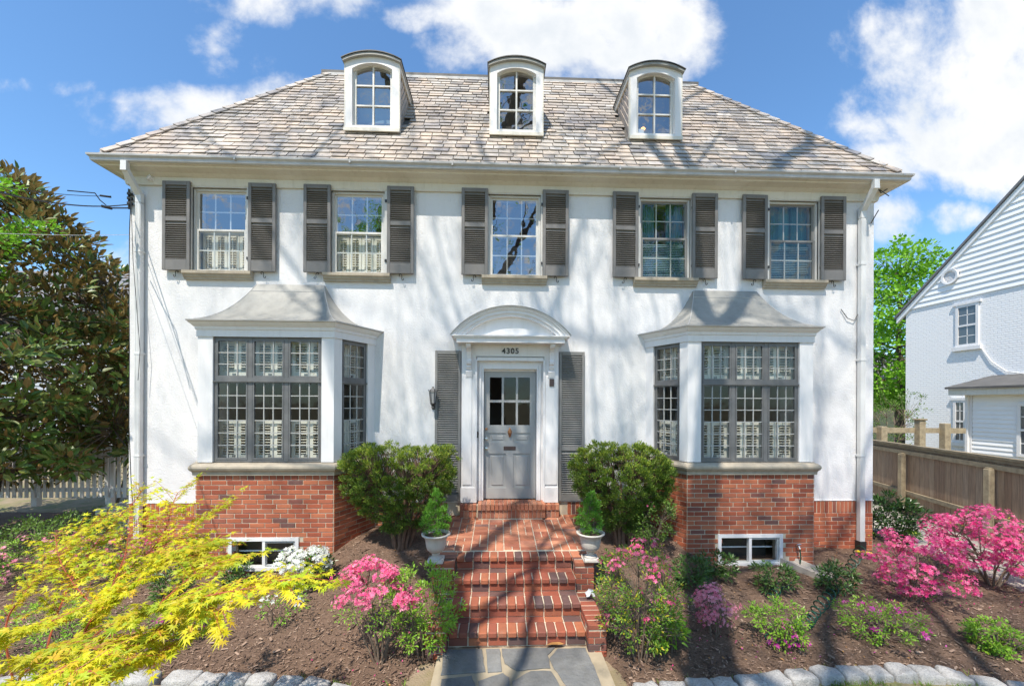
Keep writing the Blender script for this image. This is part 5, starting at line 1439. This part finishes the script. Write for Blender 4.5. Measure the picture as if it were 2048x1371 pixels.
def shrub(name, label, cat, base, prof, ncl, clr, nleaf, LL, LW_, lmat, ey=1.0, fl=None, stems=7, srad=.012, group=None, twigmat='twig', shell=.45, kind='leaf', lean=(0, 0), up=.35, stemspread=.04, twigr=.0025, tip=None, minz=.0):
    """prof = [(z, radius)]; fl = (material, chooser(p)->prob, per cluster, radius, replace)"""
    base = Vector(base); root = thing(name, label, cat, base, group)
    H = prof[-1][0]; st = MB(); lf = MB(); fms = []; nf = 0; cls = []; tm = MB()
    zmin = prof[0][0]; tries = 0
    while len(cls) < ncl and tries < ncl * 30:
        tries += 1
        z = uni(zmin, H); rm = interp(prof, z); 
        if rnd() > (rm / max(p[1] for p in prof)) ** (1.6 if tip else 1) + .08: continue
        q = math.sqrt(uni(shell, 1)) if rnd() < .8 else math.sqrt(rnd()); a = uni(0, 2 * PI)
        wob = 1 + (.22 if tip else .55) * mnoise.noise(Vector((math.cos(a) * 1.7 + base.x * 3, math.sin(a) * 1.7 + base.y * 3, z * 2.5)))
        r = rm * q * wob
        cls.append(Vector((math.cos(a) * r + lean[0] * z, math.sin(a) * r * ey + lean[1] * z, z * (1 + .05 * (wob - 1) * 4))))
    heads = []
    for k in range(stems):
        a = 2 * PI * k / stems + uni(-.4, .4); zz = H * uni(.45, .7); rr = interp(prof, zz) * uni(.35, .65)
        b = Vector((math.cos(a) * rr + lean[0] * zz, math.sin(a) * rr * ey + lean[1] * zz, zz)); s0 = Vector((math.cos(a) * stemspread, math.sin(a) * stemspread, -.06))
        pts = curve(s0, b, 0, .0, 7, bow=Vector((-math.cos(a), -math.sin(a), 0)) * rr * .18 + rvec() * .05 * H)
        st.tube([base + p for p in pts], taper(srad * uni(.7, 1.15), srad * .45, len(pts)), 6, cap=False); heads.append(pts)
    for c in cls:
        hp = min(((c - p).length + (.3 * H if p.z > c.z + .02 else 0), i, j) for i, h in enumerate(heads) for j, p in enumerate(h) if j > 1)
        s0 = heads[hp[1]][hp[2]]
        pts = curve(s0, c, .0, .10, 3); st.tube([base + p for p in pts], taper(max(twigr, srad * .35), twigr * .7, len(pts)), 4, cap=False)
    cen = Vector((lean[0] * H * .6, lean[1] * H * .6, H * .45))
    for c in cls:
        out = (c - cen); out.z *= .8
        out = out.normalized() if out.length > .01 else Vector((0, 0, 1))
        flow = fl and rnd() < fl[1](c)
        nl = int(nleaf * uni(.7, 1.3) * ((1 - fl[4]) if flow else 1))
        for _ in range(nl):
            o = rvec() * clr * (rnd() ** .5); p = base + c + Vector((o.x, o.y * 1.0, o.z * .75))
            if p.z < base.z + minz: continue
            d = (out * .5 + o.normalized() * .8 + Vector((0, 0, up)) + rvec() * .5).normalized()
            n = (Vector((0, 0, 1)) + out * .5 + rvec() * .6)
            n = n.normalized()
            if kind == 'leaf': leaf(lf, p, d, n, LL * uni(.7, 1.2), LW_ * uni(.8, 1.1))
            elif kind == 'big': leaf(lf, p, d, n, LL * uni(.7, 1.2), LW_ * uni(.8, 1.1), .3)
            else: diamond(tm if (tip and rnd() < .55 * sstep(.6, .98, c.z / H) * (1 if o.z > -.02 else .3)) else lf, p, d, n, LL * uni(.6, 1.2), LW_)
        if flow:
            nf += 1; fm = MB(); fms.append(fm)
            for _ in range(int(fl[2] * uni(.6, 1.4))):
                o = rvec(); n = (o + out * .8 + Vector((0, -.35, .5))).normalized(); o.z = o.z * .6 + .25
                p = base + c + o * clr * uni(.75, 1.1)
                flower(fm, p, n, fl[3] * uni(.75, 1.2))
    st.build('stems', MAT[twigmat], root); lf.build('foliage', lmat if not isinstance(lmat, str) else MAT[lmat], root)
    if tm.f: tm.build('new_growth', MAT[tip], root)
    if len(fms) <= 14:
        for fm in fms:
            if fm.f: fm.build('blossom', MAT[fl[0]], root)
    else:
        fm = MB()
        for q in fms: fm.add(q.v, q.f)
        fm.build('flowers', MAT[fl[0]], root)['kind'] = 'stuff'
    return root
def scl(p): return 800 / ((p.x - XC) * math.sin(YAW) + (p.y + DW) * math.cos(YAW))

# clipped yews either side of the landing
for (u, v, y, lab, w, tp_) in ((803, 1082, -.78, 'clipped flat-topped yew bush left of the brick landing, dark stems showing below', .75, [(1.30, 1.06), (1.42, .92)]), (1243, 1084, -.78, 'clipped round-topped yew bush right of the brick landing, dark stems showing below', .71, [(1.28, .95), (1.38, .74), (1.47, .45)])):
    b = at(u, v, y); b.z = G(b.x, b.y)
    shrub('yew_bush', lab, 'bush', b, [(.22, .30 * w), (.45, .62 * w), (.75, .94 * w), (1.08, 1.08 * w)] + [(z_, r_ * w) for z_, r_ in tp_], 820, .052, 72, .036, .011, 'yew', ey=.70, stems=10, srad=.032, group='clipped yew bushes flanking the steps', twigmat='yewbark', shell=.6, kind='needle', up=.7, stemspread=.09, twigr=.003, tip='yewtip')
# conifers in the urns
for p, lab in ((UL, 'small bright green conifer growing in the left stone urn'), (UR, 'small bright green conifer growing in the right stone urn')):
    b = Vector((p.x, p.y, p.z + .325))
    shrub('dwarf_conifer', lab, 'shrub', b, [(.03, .10), (.12, .145), (.25, .135), (.38, .09), (.50, .03), (.54, .01)], 120, .032, 36, .034, .009, 'arbor', stems=3, srad=.008, group='dwarf conifers in the urns', shell=.3, kind='needle', up=1.1, stemspread=.01, twigr=.0015)

FLT = lambda c0, hi: (lambda c: hi if c.z > c0 else .05)
def az(u, v, w, h, label, leafm, fl, ncl=60, nleaf=26, group=None, name='azalea', low=.35, stems=8, lean=(0, 0), clr=.06, LL=.032, LWd=.013, ey=.8, srad=.008, **k):
    b = gat(u, v); r = w / 2
    return shrub(name, label, k.pop('cat', 'azalea'), b, [(h * low * .6, r * .55), (h * low, r * .85), (h * .62, r), (h * .85, r * .8), (h, r * .3)], ncl, clr, nleaf, LL, LWd, leafm, ey=ey, fl=fl, stems=stems, srad=srad, lean=lean, group=group, **k)

az(608, 1176, .75, .50, 'white flowering azalea in front of the left basement window', 'azleafb', ('whiteflower', FLT(.12, .85), 15, .030, .6), 46, 22)
az(552, 1248, .62, .42, 'small leggy azalea with a few white blooms below the left bay', 'azleafb', ('whiteflower', FLT(.05, .35), 5, .026, .3), 26, 18, stems=5)
az(790, 1330, .95, 1.10, 'leggy azalea with a flat crown of pink blossom left of the steps', 'azleaf', ('pink', lambda c: .85 if c.z > .72 and c.x < .28 else .04, ), 90, 16) if False else None
b_fl = lambda c: .92 if c.z > .62 else .06
az(762, 1322, 1.0, .98, 'leggy azalea topped with bright pink blossom left of the brick steps', 'azleafb', ('pink', b_fl, 18, .024, .7), 76, 14, low=.6, stems=9, lean=(-.12, .1), srad=.011, clr=.07)
az(846, 1322, .74, .95, 'dense green leafy azalea against the left cheek wall of the steps', 'azleafb', ('pink', lambda c: .03, 3, .02, .1), 120, 26, low=.35, stems=8, clr=.06, LL=.036, LWd=.015)
az(1280, 1318, .98, 1.12, 'tall leggy azalea with sparse yellowing leaves and a few pink blooms right of the steps', 'azleaf', ('pink', lambda c: .4 if c.z > .85 else .07, 10, .024, .5), 170, 24, low=.3, stems=12, srad=.010, clr=.07, LL=.034, LWd=.014)
az(1335, 1300, .45, .42, 'low shrub with large fresh green leaves at the foot of the tall azalea', 'azleafb', None, 22, 10, name='leafy_shrub', cat='shrub', LL=.075, LWd=.032, stems=5, kind='big')
az(1300, 1105, .78, .85, 'loose green shrub in front of the right bay beside the yew', 'shrubleaf', ('pink', lambda c: .04, 3, .02, .1), 95, 24, name='green_shrub', cat='shrub', LL=.036, LWd=.016)
az(1428, 1268, .42, .52, 'small azalea with pale pink blossom on the mulch right of the tall azalea', 'azleaf', ('palepink', lambda c: .85, 15, .021, .85), 30, 12, low=.3, stems=7)
for (u, v, w, h, lab) in ((1385, 1172, .46, .34, 'dark green rhododendron left of the right basement window, leftmost of its pair'), (1432, 1156, .42, .34, 'dark green rhododendron against the left edge of the right basement window'), (1550, 1182, .50, .36, 'dark green rhododendron below the right corner of the right basement window'), (1674, 1182, .46, .36, 'green rhododendron beside the concrete splash block'),
                       (632, 1166, .36, .34, 'dark green rhododendron right of the left basement window'), (474, 1168, .55, .28, 'low dark rhododendron under the left end of the left basement window'), (342, 1198, .52, .36, 'dark rhododendron half hidden behind the golden maple')):
    az(u, v, w, h, lab, 'rhodo', None, 46, 15, name='rhododendron', cat='rhododendron', group='young rhododendrons in the mulch bed', low=.15, LL=.058, LWd=.02, clr=.055, stems=5)
az(1562, 1290, .56, .48, 'bright green azalea with magenta blooms low down, hose looped around it', 'azleafb', ('magenta', lambda c: .5 if c.z < .2 else .04, 5, .026, .3), 62, 24, low=.2, LL=.036, LWd=.014)
az(1760, 1275, .84, .36, 'low spreading azalea with magenta flowers in the right bed', 'azleafb', ('magenta', lambda c: .24 if c.z > .16 else .08, 5, .032, .3), 62, 22, low=.2, LL=.036, LWd=.014)
az(2000, 1302, .52, .28, 'low bright green leafy plant near the right edge of the bed', 'azleafb', None, 50, 26, name='leafy_plant', cat='plant', low=.15, LL=.036, LWd=.018, clr=.05)
az(1822, 1200, 1.10, .80, 'leggy azalea covered in coral pink blossom in front of the driveway', 'azleaf', ('hotpink', lambda c: .92 if c.z > .2 else .5, 19, .025, .75), 92, 13, low=.3, stems=9, lean=(.15, 0), srad=.014, clr=.07)
az(1985, 1170, 1.5, 1.02, 'large azalea covered in hot pink blossom beside the wooden fence', 'azleaf', ('hotpink', lambda c: .95, 21, .026, .78), 150, 13, low=.35, stems=9, srad=.016, clr=.085)
b = gat(1786, 1082)
shrub('cherry_laurel', 'dark glossy laurel bush beside the right corner of the house', 'bush', b, [(.1, .30), (.3, .40), (.6, .40), (.8, .22)], 130, .07, 18, .085, .026, 'laurel', stems=6, srad=.01)
# left bed
az(70, 1165, 1.3, .62, 'pink azalea at the left edge behind the golden maple', 'azleafb', ('palepink', lambda c: .5, 9, .024, .5), 110, 20, low=.3)
az(225, 1150, 1.15, .62, 'pink azalea behind the golden maple near the house corner', 'azleafb', ('pink', lambda c: .55 if c.z > .25 else .15, 9, .024, .5), 100, 20, low=.25)
az(355, 1282, .55, .42, 'small azalea with a few magenta blooms beside the golden maple', 'azleafb', ('magenta', lambda c: .14, 5, .026, .2), 46, 20, low=.2)
az(120, 1292, 1.1, .5, 'low green azalea beneath the golden maple', 'azleafb', ('palepink', lambda c: .12, 4, .022, .2), 90, 20, low=.2)
b = at(110, 1085, -.2); b.z = G(b.x, b.y)
shrub('boxwood_shrub', 'green leafy shrub in front of the white picket fence', 'shrub', b, [(.1, .7), (.35, .9), (.55, .75), (.68, .35)], 150, .09, 26, .042, .022, 'shrubleaf', stems=7, srad=.012)
b = at(225, 1030, 1.3); b.z = G(b.x, b.y) - .05
shrub('hedge_shrub', 'low green shrub beside the left house corner', 'shrub', b, [(.05, .4), (.3, .5), (.5, .25)], 60, .08, 24, .04, .02, 'shrubleaf', stems=5, srad=.01)
b = at(226, 990, 3.6); b.z = -.7
shrub('garden_shrub', 'tall loose shrub rising behind the picket fence beside the house corner', 'shrub', b, [(.6, .5), (1.3, 1.0), (2.1, 1.1), (2.8, .6)], 150, .14, 26, .06, .026, 'shrubleaf', stems=7, srad=.02, ey=.7)
b = at(1782, 960, 9.0); b.z = -.7
shrub('wild_shrub', 'loose twiggy shrub between the two houses behind the fence', 'shrub', b, [(.6, .7), (1.6, 1.2), (2.4, 1.1), (3.1, .5)], 150, .16, 16, .075, .03, 'shrubleaf', stems=9, srad=.02, ey=.7)

# ---------------- trees
def tree(name, label, base, prof, zc, ncl, clr, nleaf, LL, LWd, lmat, trunk_r, kind='leaf', up=.2, lean=(0, 0), limbs=9, twig=.01):
    base = Vector(base); root = thing(name, label, 'tree', base)
    tr = MB(); cr = MB(); H = prof[-1][0]; rmax = max(p[1] for p in prof)
    tp = [Vector((lean[0] * z + .08 * mnoise.noise(Vector((z, base.x, 0))) * trunk_r * 8, lean[1] * z + .08 * mnoise.noise(Vector((z, 5, base.y))) * trunk_r * 8, z)) for z in [H * .85 * k / 12 for k in range(13)]]
    tr.tube([base + p for p in tp], taper(trunk_r, trunk_r * .15, 13), 9, cap=False)
    ends = [tp[k] for k in range(3, 13)]
    for k in range(limbs):
        z0 = lerp(zc, H * .75, k / limbs); s0 = min(tp, key=lambda p: abs(p.z - z0)); a = k * 2.4 + uni(-.3, .3); ze = min(H * .95, z0 + uni(.08, .22) * H); r = interp(prof, ze) * .72
        e = Vector((lean[0] * ze + math.cos(a) * r, lean[1] * ze + math.sin(a) * r, ze)); pts = curve(s0, e, -.06, .05, 6); tr.tube([base + p for p in pts], taper(trunk_r * .38 * (1 - .5 * k / limbs), trunk_r * .08, 7), 6, cap=False); ends += pts[2:]
    cls = []; tries = 0
    while len(cls) < ncl and tries < ncl * 40:
        tries += 1; z = uni(prof[0][0], H); rm = interp(prof, z)
        if rnd() > (rm / rmax) ** 1.3 + .05: continue
        a = uni(0, 2 * PI); q = rnd() ** .36; wob = 1 + .42 * mnoise.noise(Vector((math.cos(a) * 1.5 + base.x, math.sin(a) * 1.5, z * 3.0 / H * 2)))
        cls.append(Vector((lean[0] * z + math.cos(a) * rm * q * wob, lean[1] * z + math.sin(a) * rm * q * wob, z)))
    for c in cls:
        s0 = min(ends, key=lambda p: (p - c).length); pts = curve(s0, c, .0, .08, 2); tr.tube([base + p for p in pts], taper(twig, twig * .3, 3), 3, cap=False)
        out = (c - Vector((0, 0, H * .5))).normalized()
        for _ in range(int(nleaf * uni(.6, 1.4))):
            o = rvec() * clr * rnd() ** .5; p = base + c + Vector((o.x, o.y, o.z * .6))
            d = (o.normalized() * .8 + out * .4 + Vector((0, 0, up)) + rvec() * .4).normalized(); n = (Vector((0, 0, .8)) + out * .7 + rvec() * .7).normalized()
            if kind == 'leaf': leaf(cr, p, d, n, LL * uni(.7, 1.2), LWd * uni(.8, 1.2))
            else: diamond(cr, p, d, n, LL * uni(.7, 1.2), LWd)
    tr.build('trunk', MAT['bark'], root); cr.build('crown', MAT[lmat], root)
    return root
b = at(-25, 1030, 1.55); tree('magnolia_tree', 'large dark magnolia with glossy leaves and bronze undersides left of the house', (b.x, 1.55, -.65), [(.9, 1.7), (1.5, 2.6), (3.3, 3.05), (4.6, 2.5), (5.6, 1.75), (6.5, 1.1), (7.2, .3)], 1.0, 980, .27, 25, .18, .075, 'magnolia', .16, up=.5, limbs=12, twig=.012)
tree('maple_sapling', 'young tree with bright light green leaves at the upper left edge', (-9.05, -1.0, -.74), [(4.2, .6), (4.7, 1.6), (5.4, 1.8), (6.0, 1.5), (6.4, .5)], 2.6, 150, .22, 34, .07, .05, 'bright', .07, twig=.006)
b = at(1790, 620, 15.0); tree('spring_tree', 'large tree with bright spring green leaves beyond the two white houses', (b.x + .8, 15.5, -.7), [(2.5, 2.6), (4.5, 4.3), (7.0, 4.4), (9.4, 3.3), (11.6, 1.2)], 2.5, 520, .55, 34, .20, .15, 'bright', .25, limbs=12, twig=.03)

# petals dropped around the azaleas
for nm, mat_, spots, lab in (('fallen_petals', 'hotpink', ((1822, 1200, .7, 70), (1985, 1185, .8, 60), (765, 1325, .6, 26), (1280, 1318, .5, 14), (1428, 1270, .35, 26)), 'pink petals dropped on the mulch under the azaleas'), ('fallen_petals', 'magenta', ((1562, 1290, .4, 24), (1760, 1280, .55, 30), (1620, 1310, .6, 12)), 'magenta petals dropped on the mulch in the right bed')):
    mb = MB()
    for u, v, r, n in spots:
        c = gat(u, v)
        for _ in range(n):
            x, y = c.x + random.gauss(0, r * .5), c.y + random.gauss(0, r * .35)
            if in_fixed(x, y): continue
            diamond(mb, Vector((x, y, G(x, y) + .02)), (rvec() + Vector((0, 0, .1))).normalized(), Vector((0, 0, 1)), uni(.014, .026), .014)
    tag(mb.build(nm, MAT[mat_]), lab, kind='stuff')
# golden japanese maple in the foreground
mp = thing('golden_maple', 'golden yellow Japanese maple with red stems leaning into the left foreground', 'tree', (-2.9, -4.2, -.75))
def pz(u, v, Z): return CAM + ray(u, v) * Z
br = MB(); lv = MB()
BR = [
 [(110, 1700, 2.35), (128, 1420, 2.25), (137, 1350, 2.2), (161, 1288, 2.2), (192, 1216, 2.25), (223, 1175, 2.3), (258, 1137, 2.4), (299, 1103, 2.5), (357, 1075, 2.6), (402, 1037, 2.7), (457, 1003, 2.8)],
 [(137, 1350, 2.2), (148, 1312, 2.1), (206, 1257, 2.0), (258, 1237, 1.95), (309, 1216, 1.9), (378, 1199, 1.85), (429, 1188, 1.8), (498, 1175, 1.8), (560, 1160, 1.85), (625, 1155, 1.9)],
 [(161, 1288, 2.2), (179, 1243, 2.15), (220, 1202, 2.2), (261, 1171, 2.25), (309, 1137, 2.3), (364, 1103, 2.35), (420, 1085, 2.4)],
 [(110, 1700, 2.35), (20, 1330, 2.3), (14, 1243, 2.35), (45, 1192, 2.4), (86, 1140, 2.5), (130, 1100, 2.6), (180, 1055, 2.7), (215, 1030, 2.8)],
 [(128, 1420, 2.25), (93, 1333, 2.3), (110, 1240, 2.4), (160, 1130, 2.6), (215, 1060, 2.8), (262, 1010, 2.95), (290, 972, 3.05)],
 [(128, 1420, 2.25), (196, 1371, 2.0), (234, 1340, 1.9), (292, 1312, 1.85), (343, 1295, 1.85)],
 [(110, 1700, 2.35), (40, 1400, 1.9), (70, 1330, 1.85), (130, 1290, 1.8), (200, 1300, 1.75), (260, 1330, 1.7)],
 [(110, 1700, 2.35), (-60, 1400, 2.1), (-20, 1290, 2.05), (40, 1260, 2.0), (120, 1235, 2.0)],
 [(299, 1103, 2.5), (330, 1060, 2.6), (345, 1010, 2.7), (355, 985, 2.75)],
 [(223, 1175, 2.3), (250, 1110, 2.4), (262, 1060, 2.5), (300, 1030, 2.6)],
 [(192, 1216, 2.25), (150, 1170, 2.3), (120, 1120, 2.4), (110, 1070, 2.5)],
 [(309, 1216, 1.9), (360, 1170, 2.0), (400, 1140, 2.1), (450, 1120, 2.2)],
 [(378, 1199, 1.85), (420, 1215, 1.8), (455, 1222, 1.8)],
 [(110, 1700, 2.35), (60, 1450, 1.7), (50, 1380, 1.6), (110, 1345, 1.55), (190, 1340, 1.55)],
 [(357, 1075, 2.6), (400, 1080, 2.6), (430, 1095, 2.5)], [(299, 1103, 2.5), (380, 1110, 2.3), (420, 1130, 2.2)],
 [(206, 1257, 2.0), (262, 1290, 1.9), (310, 1260, 1.85), (330, 1262, 1.85)]]
for k, B in enumerate(BR):
    P_ = spline([pz(*q) for q in B], 6); n = len(P_); r0 = .010 if k == 0 else .0065 if k < 8 else .004
    br.tube(P_, taper(r0, .0015, n), 5, cap=False)
    i0 = int(n * (.30 if k in (0, 3, 4, 7) else .34 if k in (1, 5, 6, 13) else .15))
    Ltot = 0
    for i in range(i0, n - 1):
        seg = P_[i + 1] - P_[i]; Ltot += seg.length
        cnt = 4.2 * seg.length / .05; cnt = int(cnt) + (1 if rnd() < cnt - int(cnt) else 0)
        for _ in range(cnt):
            s0 = P_[i] + seg * rnd(); dirn = seg.normalized(); side = dirn.cross(Vector((0, 0, 1))).normalized() * random.choice((-1, 1))
            td = (dirn * uni(.3, .9) + side * uni(.3, 1) + Vector((0, 0, uni(-.12, .22)))).normalized(); tl = uni(.05, .24) if rnd() < .6 else uni(.03, .1)
            e = s0 + td * tl; tp = [s0, s0 + td * tl * .5 + Vector((0, 0, .004)), e - Vector((0, 0, tl * .06))]
            br.tube(tp, [.0015, .0011, .0008], 3, cap=False)
            m = int(tl / .022) + 1
            for j in range(m):
                t = (j + 1) / m; p = s0.lerp(e, t)
                if t > .92: ds = [td]
                else:
                    sd = td.cross(Vector((0, 0, 1))).normalized(); ds = [(td * .5 + sd).normalized(), (td * .5 - sd).normalized()]
                    if rnd() < .3: ds = ds[:1]
                for d0 in ds:
                    d = (d0 + rvec() * .35 + Vector((0, 0, -.18))).normalized(); nrm = (Vector((0, 0, 1)) + rvec() * .6).normalized()
                    rr = uni(.016, .040) * (.85 if P_[i].y > -4.1 else 1.12)
                    star(lv, p + d * .012 + rvec() * .006, d, nrm, rr)
print('maple leaves', len(lv.f) // 7)
br.build('branches', MAT['redtwig'], mp); lv.build('foliage', MAT['maple'], mp)

# ---------------- street trees behind the camera that shade and reflect in the facade
def bigtree(name, label, base, H, fork, spread, seed, leaves, lmat='bright', levels=5, r0=.42, aim=None, lsize=.10):
    rs = random.Random(seed); base = Vector(base); root = thing(name, label, 'tree', base); tr = MB(); cr = MB(); tips = []
    def rv(): return Vector((rs.uniform(-1, 1), rs.uniform(-1, 1), rs.uniform(-1, 1)))
    def grow(p, d, L, r, lev):
        n = 6; pts = [p]; dd = d.copy()
        for i in range(n):
            dd = (dd + rv() * .13 + Vector((0, 0, .05))).normalized(); pts.append(pts[-1] + dd * L / n)
        r1 = r * (.62 if lev else .5)
        tr.tube([base + q for q in pts], taper(r, r1, n + 1), 9 if lev > 3 else 6 if lev > 1 else 4, cap=False)
        if lev == 0: tips.append(pts[-1]); tips.append(pts[3]); return
        nc = rs.choice((2, 3, 3)) if lev > 1 else 3
        a0 = rs.uniform(0, 2 * PI)
        x = dd.orthogonal().normalized(); y = dd.cross(x)
        for k in range(nc):
            a = a0 + 2 * PI * k / nc + rs.uniform(-.4, .4); sp_ = rs.uniform(.35, .75) * spread
            nd_ = (dd + (x * math.cos(a) + y * math.sin(a)) * sp_).normalized(); grow(pts[-1], nd_, L * rs.uniform(.62, .85), r1 * rs.uniform(.6, .85), lev - 1)
        if lev > 1:
            for k in range(2):
                j = rs.randrange(2, n); a = rs.uniform(0, 2 * PI); nd_ = (dd + (x * math.cos(a) + y * math.sin(a)) * 1.1).normalized(); grow(pts[j], nd_, L * .5, r1 * .4, lev - 2)
    grow(Vector((0, 0, 0)), (Vector(aim) if aim else Vector((0, 0, 1))).normalized(), fork, r0, levels)
    hmax = max(t.z for t in tips)
    for t in tips:
        for _ in range(leaves):
            o = rv() * .38; p = base + t + o; d = rv().normalized(); diamond(cr, p, d, rv().normalized(), lsize * rs.uniform(.6, 1.2), lsize * .6)
    print(name, 'tips', len(tips), 'hmax', hmax)
    tr.build('trunk', MAT['bark'], root); cr.build('crown', MAT[lmat], root); return root
bigtree('street_oak', 'tall bare-limbed oak with young leaves standing across the lawn from the house', (-.45, -10.0, -.8), 26, 8.5, 1.0, 11, 12, levels=6, r0=.62, aim=(.02, .02, 1), lsize=.09)
bigtree('street_maple', 'broad street tree in young leaf facing the left windows', (-14, -27, -.8), 18, 6, 1.0, 5, 26, levels=5, r0=.4, lsize=.22)
bigtree('street_elm', 'broad street tree in young leaf facing the right windows', (13, -24, -.8), 18, 6, 1.0, 8, 20, levels=5, r0=.4, lsize=.22)

# ================================================================ SKY, SUN, CAMERA
w = bpy.data.worlds.new('World'); scene.world = w; w.use_nodes = True; nt = w.node_tree; nt.nodes.clear()
out = nd(nt, 'ShaderNodeOutputWorld'); bg = nd(nt, 'ShaderNodeBackground'); lk(nt, bg.outputs[0], out.inputs[0])
sun_dir = Vector((-.42, -1.0, 1.9)).normalized()       # towards the sun
elev = math.asin(sun_dir.z); azim = math.atan2(sun_dir.x, sun_dir.y)
sky = nd(nt, 'ShaderNodeTexSky'); sky.sky_type = 'NISHITA'; sky.sun_disc = False; sky.sun_elevation = elev; sky.sun_rotation = azim; sky.altitude = 50; sky.air_density = 1.0; sky.dust_density = .4; sky.ozone_density = 1.2
tc = nd(nt, 'ShaderNodeTexCoord'); sp = nd(nt, 'ShaderNodeSeparateXYZ'); lk(nt, tc.outputs['Generated'], sp.inputs[0])
ys = math_(nt, 'MAXIMUM', sp.outputs[1], .05); gxn = math_(nt, 'DIVIDE', sp.outputs[0], ys); gzn = math_(nt, 'DIVIDE', sp.outputs[2], ys)
CL = [(520, -30, 230, 80, .85), (640, 0, 120, 50, .6), (430, 85, 80, 55, .6), (450, 135, 90, 40, .5), (300, 235, 190, 62, .9), (410, 215, 110, 60, .9), (560, 185, 130, 42, .7), (90, 175, 110, 24, .45), (235, 520, 110, 50, .6),
      (1140, 85, 270, 115, 1.3), (1000, 20, 150, 70, 1.0), (1270, 40, 220, 110, 1.2), (1380, 50, 70, 70, .7), (850, 30, 80, 30, .5), (1500, -80, 200, 60, .5),
      (1930, 140, 300, 190, 1.4), (1800, 200, 170, 150, 1.2), (2000, 260, 330, 160, 1.3), (1860, 310, 220, 90, 1.1), (2040, 60, 240, 200, 1.3), (1790, 440, 100, 66, .95), (1910, 435, 100, 42, .9), (1760, 420, 110, 50, .6), (2200, 100, 300, 400, 1)]
den = None
for (u, v, ru, rv_, s) in CL:
    d = ray(u, v); cx, cz = d.x / d.y, d.z / d.y
    a = math_(nt, 'MULTIPLY', math_(nt, 'SUBTRACT', gxn, cx), 800 / ru); b_ = math_(nt, 'MULTIPLY', math_(nt, 'SUBTRACT', gzn, cz), 800 / rv_)
    r2 = math_(nt, 'ADD', math_(nt, 'MULTIPLY', a, a), math_(nt, 'MULTIPLY', b_, b_)); q = math_(nt, 'MULTIPLY', math_(nt, 'SUBTRACT', 1, r2), s); q = math_(nt, 'MAXIMUM', q, -1)
    den = q if den is None else math_(nt, 'MAXIMUM', den, q)
# clouds over the rest of the dome
mpn = nd(nt, 'ShaderNodeMapping'); lk(nt, tc.outputs['Generated'], mpn.inputs[0]); mpn.inputs['Scale'].default_value = (1, 1, 1.6)
cbx = nd(nt, 'ShaderNodeCombineXYZ'); lk(nt, gxn, cbx.inputs[0]); lk(nt, gzn, cbx.inputs[1]); cbx.inputs[2].default_value = 3.1
nz = noi(nt, cbx.outputs[0], 3.4, 12, .60, .15)
back = math_(nt, 'MULTIPLY', math_(nt, 'LESS_THAN', sp.outputs[1], 0.05), .75)
n_back = noi(nt, mpn.outputs[0], 1.6, 4); backd = math_(nt, 'MULTIPLY', math_(nt, 'SUBTRACT', n_back, .50), 4)
isb = math_(nt, 'LESS_THAN', sp.outputs[1], 0.06)
den = math_(nt, 'ADD', math_(nt, 'MULTIPLY', den, math_(nt, 'SUBTRACT', 1, isb)), math_(nt, 'MULTIPLY', backd, isb))
tot = math_(nt, 'ADD', den, math_(nt, 'MULTIPLY', math_(nt, 'SUBTRACT', nz, .53), 5.0))
mr = nd(nt, 'ShaderNodeMapRange', interpolation_type='SMOOTHSTEP'); lk(nt, tot, mr.inputs[0]); mr.inputs[1].default_value = -.15; mr.inputs[2].default_value = 1.0
nz2 = noi(nt, cbx.outputs[0], 4.2, 8, .55)
shade = ramp(nt, math_(nt, 'ADD', math_(nt, 'MULTIPLY', tot, .22), nz2), [(.45, (1.0, 1.0, 1.0)), (.72, (.93, .95, .97)), (1.05, (.72, .78, .85))])
SKYS = .15; CLOUD = 5.4
skyc = mixc(nt, 1.0, sky.outputs[0], (.78, 1.07, 1.25), 'MULTIPLY')
cl = mixc(nt, 1.0, shade, (CLOUD, CLOUD, CLOUD), 'MULTIPLY')
cc = mixc(nt, mr.outputs[0], skyc, cl)
lk(nt, cc, bg.inputs[0]); bg.inputs[1].default_value = SKYS
sl = bpy.data.lights.new('sun', 'SUN'); sl.energy = 5.0; sl.angle = R(.45); sl.color = (1, .925, .815)
so = bpy.data.objects.new('sun', sl); C.objects.link(so); so.rotation_euler = sun_dir.to_track_quat('Z', 'Y').to_euler()
cam = bpy.data.cameras.new('camera'); co = bpy.data.objects.new('camera', cam); C.objects.link(co); scene.camera = co
cam.sensor_width = 36; cam.lens = F / 2048 * 36; cam.shift_y = (VH - 685.5) / 2048; cam.clip_end = 2000; cam.clip_start = .05
co.location = CAM; co.rotation_euler = (Matrix.Rotation(-YAW, 4, 'Z') @ Matrix.Rotation(R(90), 4, 'X') @ Matrix.Rotation(ROLL, 4, 'Z')).to_euler()
scene.view_settings.view_transform = 'Standard'; scene.view_settings.look = 'None'; scene.view_settings.gamma = 1; scene.view_settings.exposure = .40
scene.render.engine = 'CYCLES'; scene.cycles.use_denoising = True
try: scene.cycles.denoiser = 'OPENIMAGEDENOISE'
except Exception: pass
scene.cycles.max_bounces = 7; scene.cycles.transparent_max_bounces = 16; scene.cycles.sample_clamp_indirect = 6; scene.cycles.caustics_reflective = False; scene.cycles.caustics_refractive = False
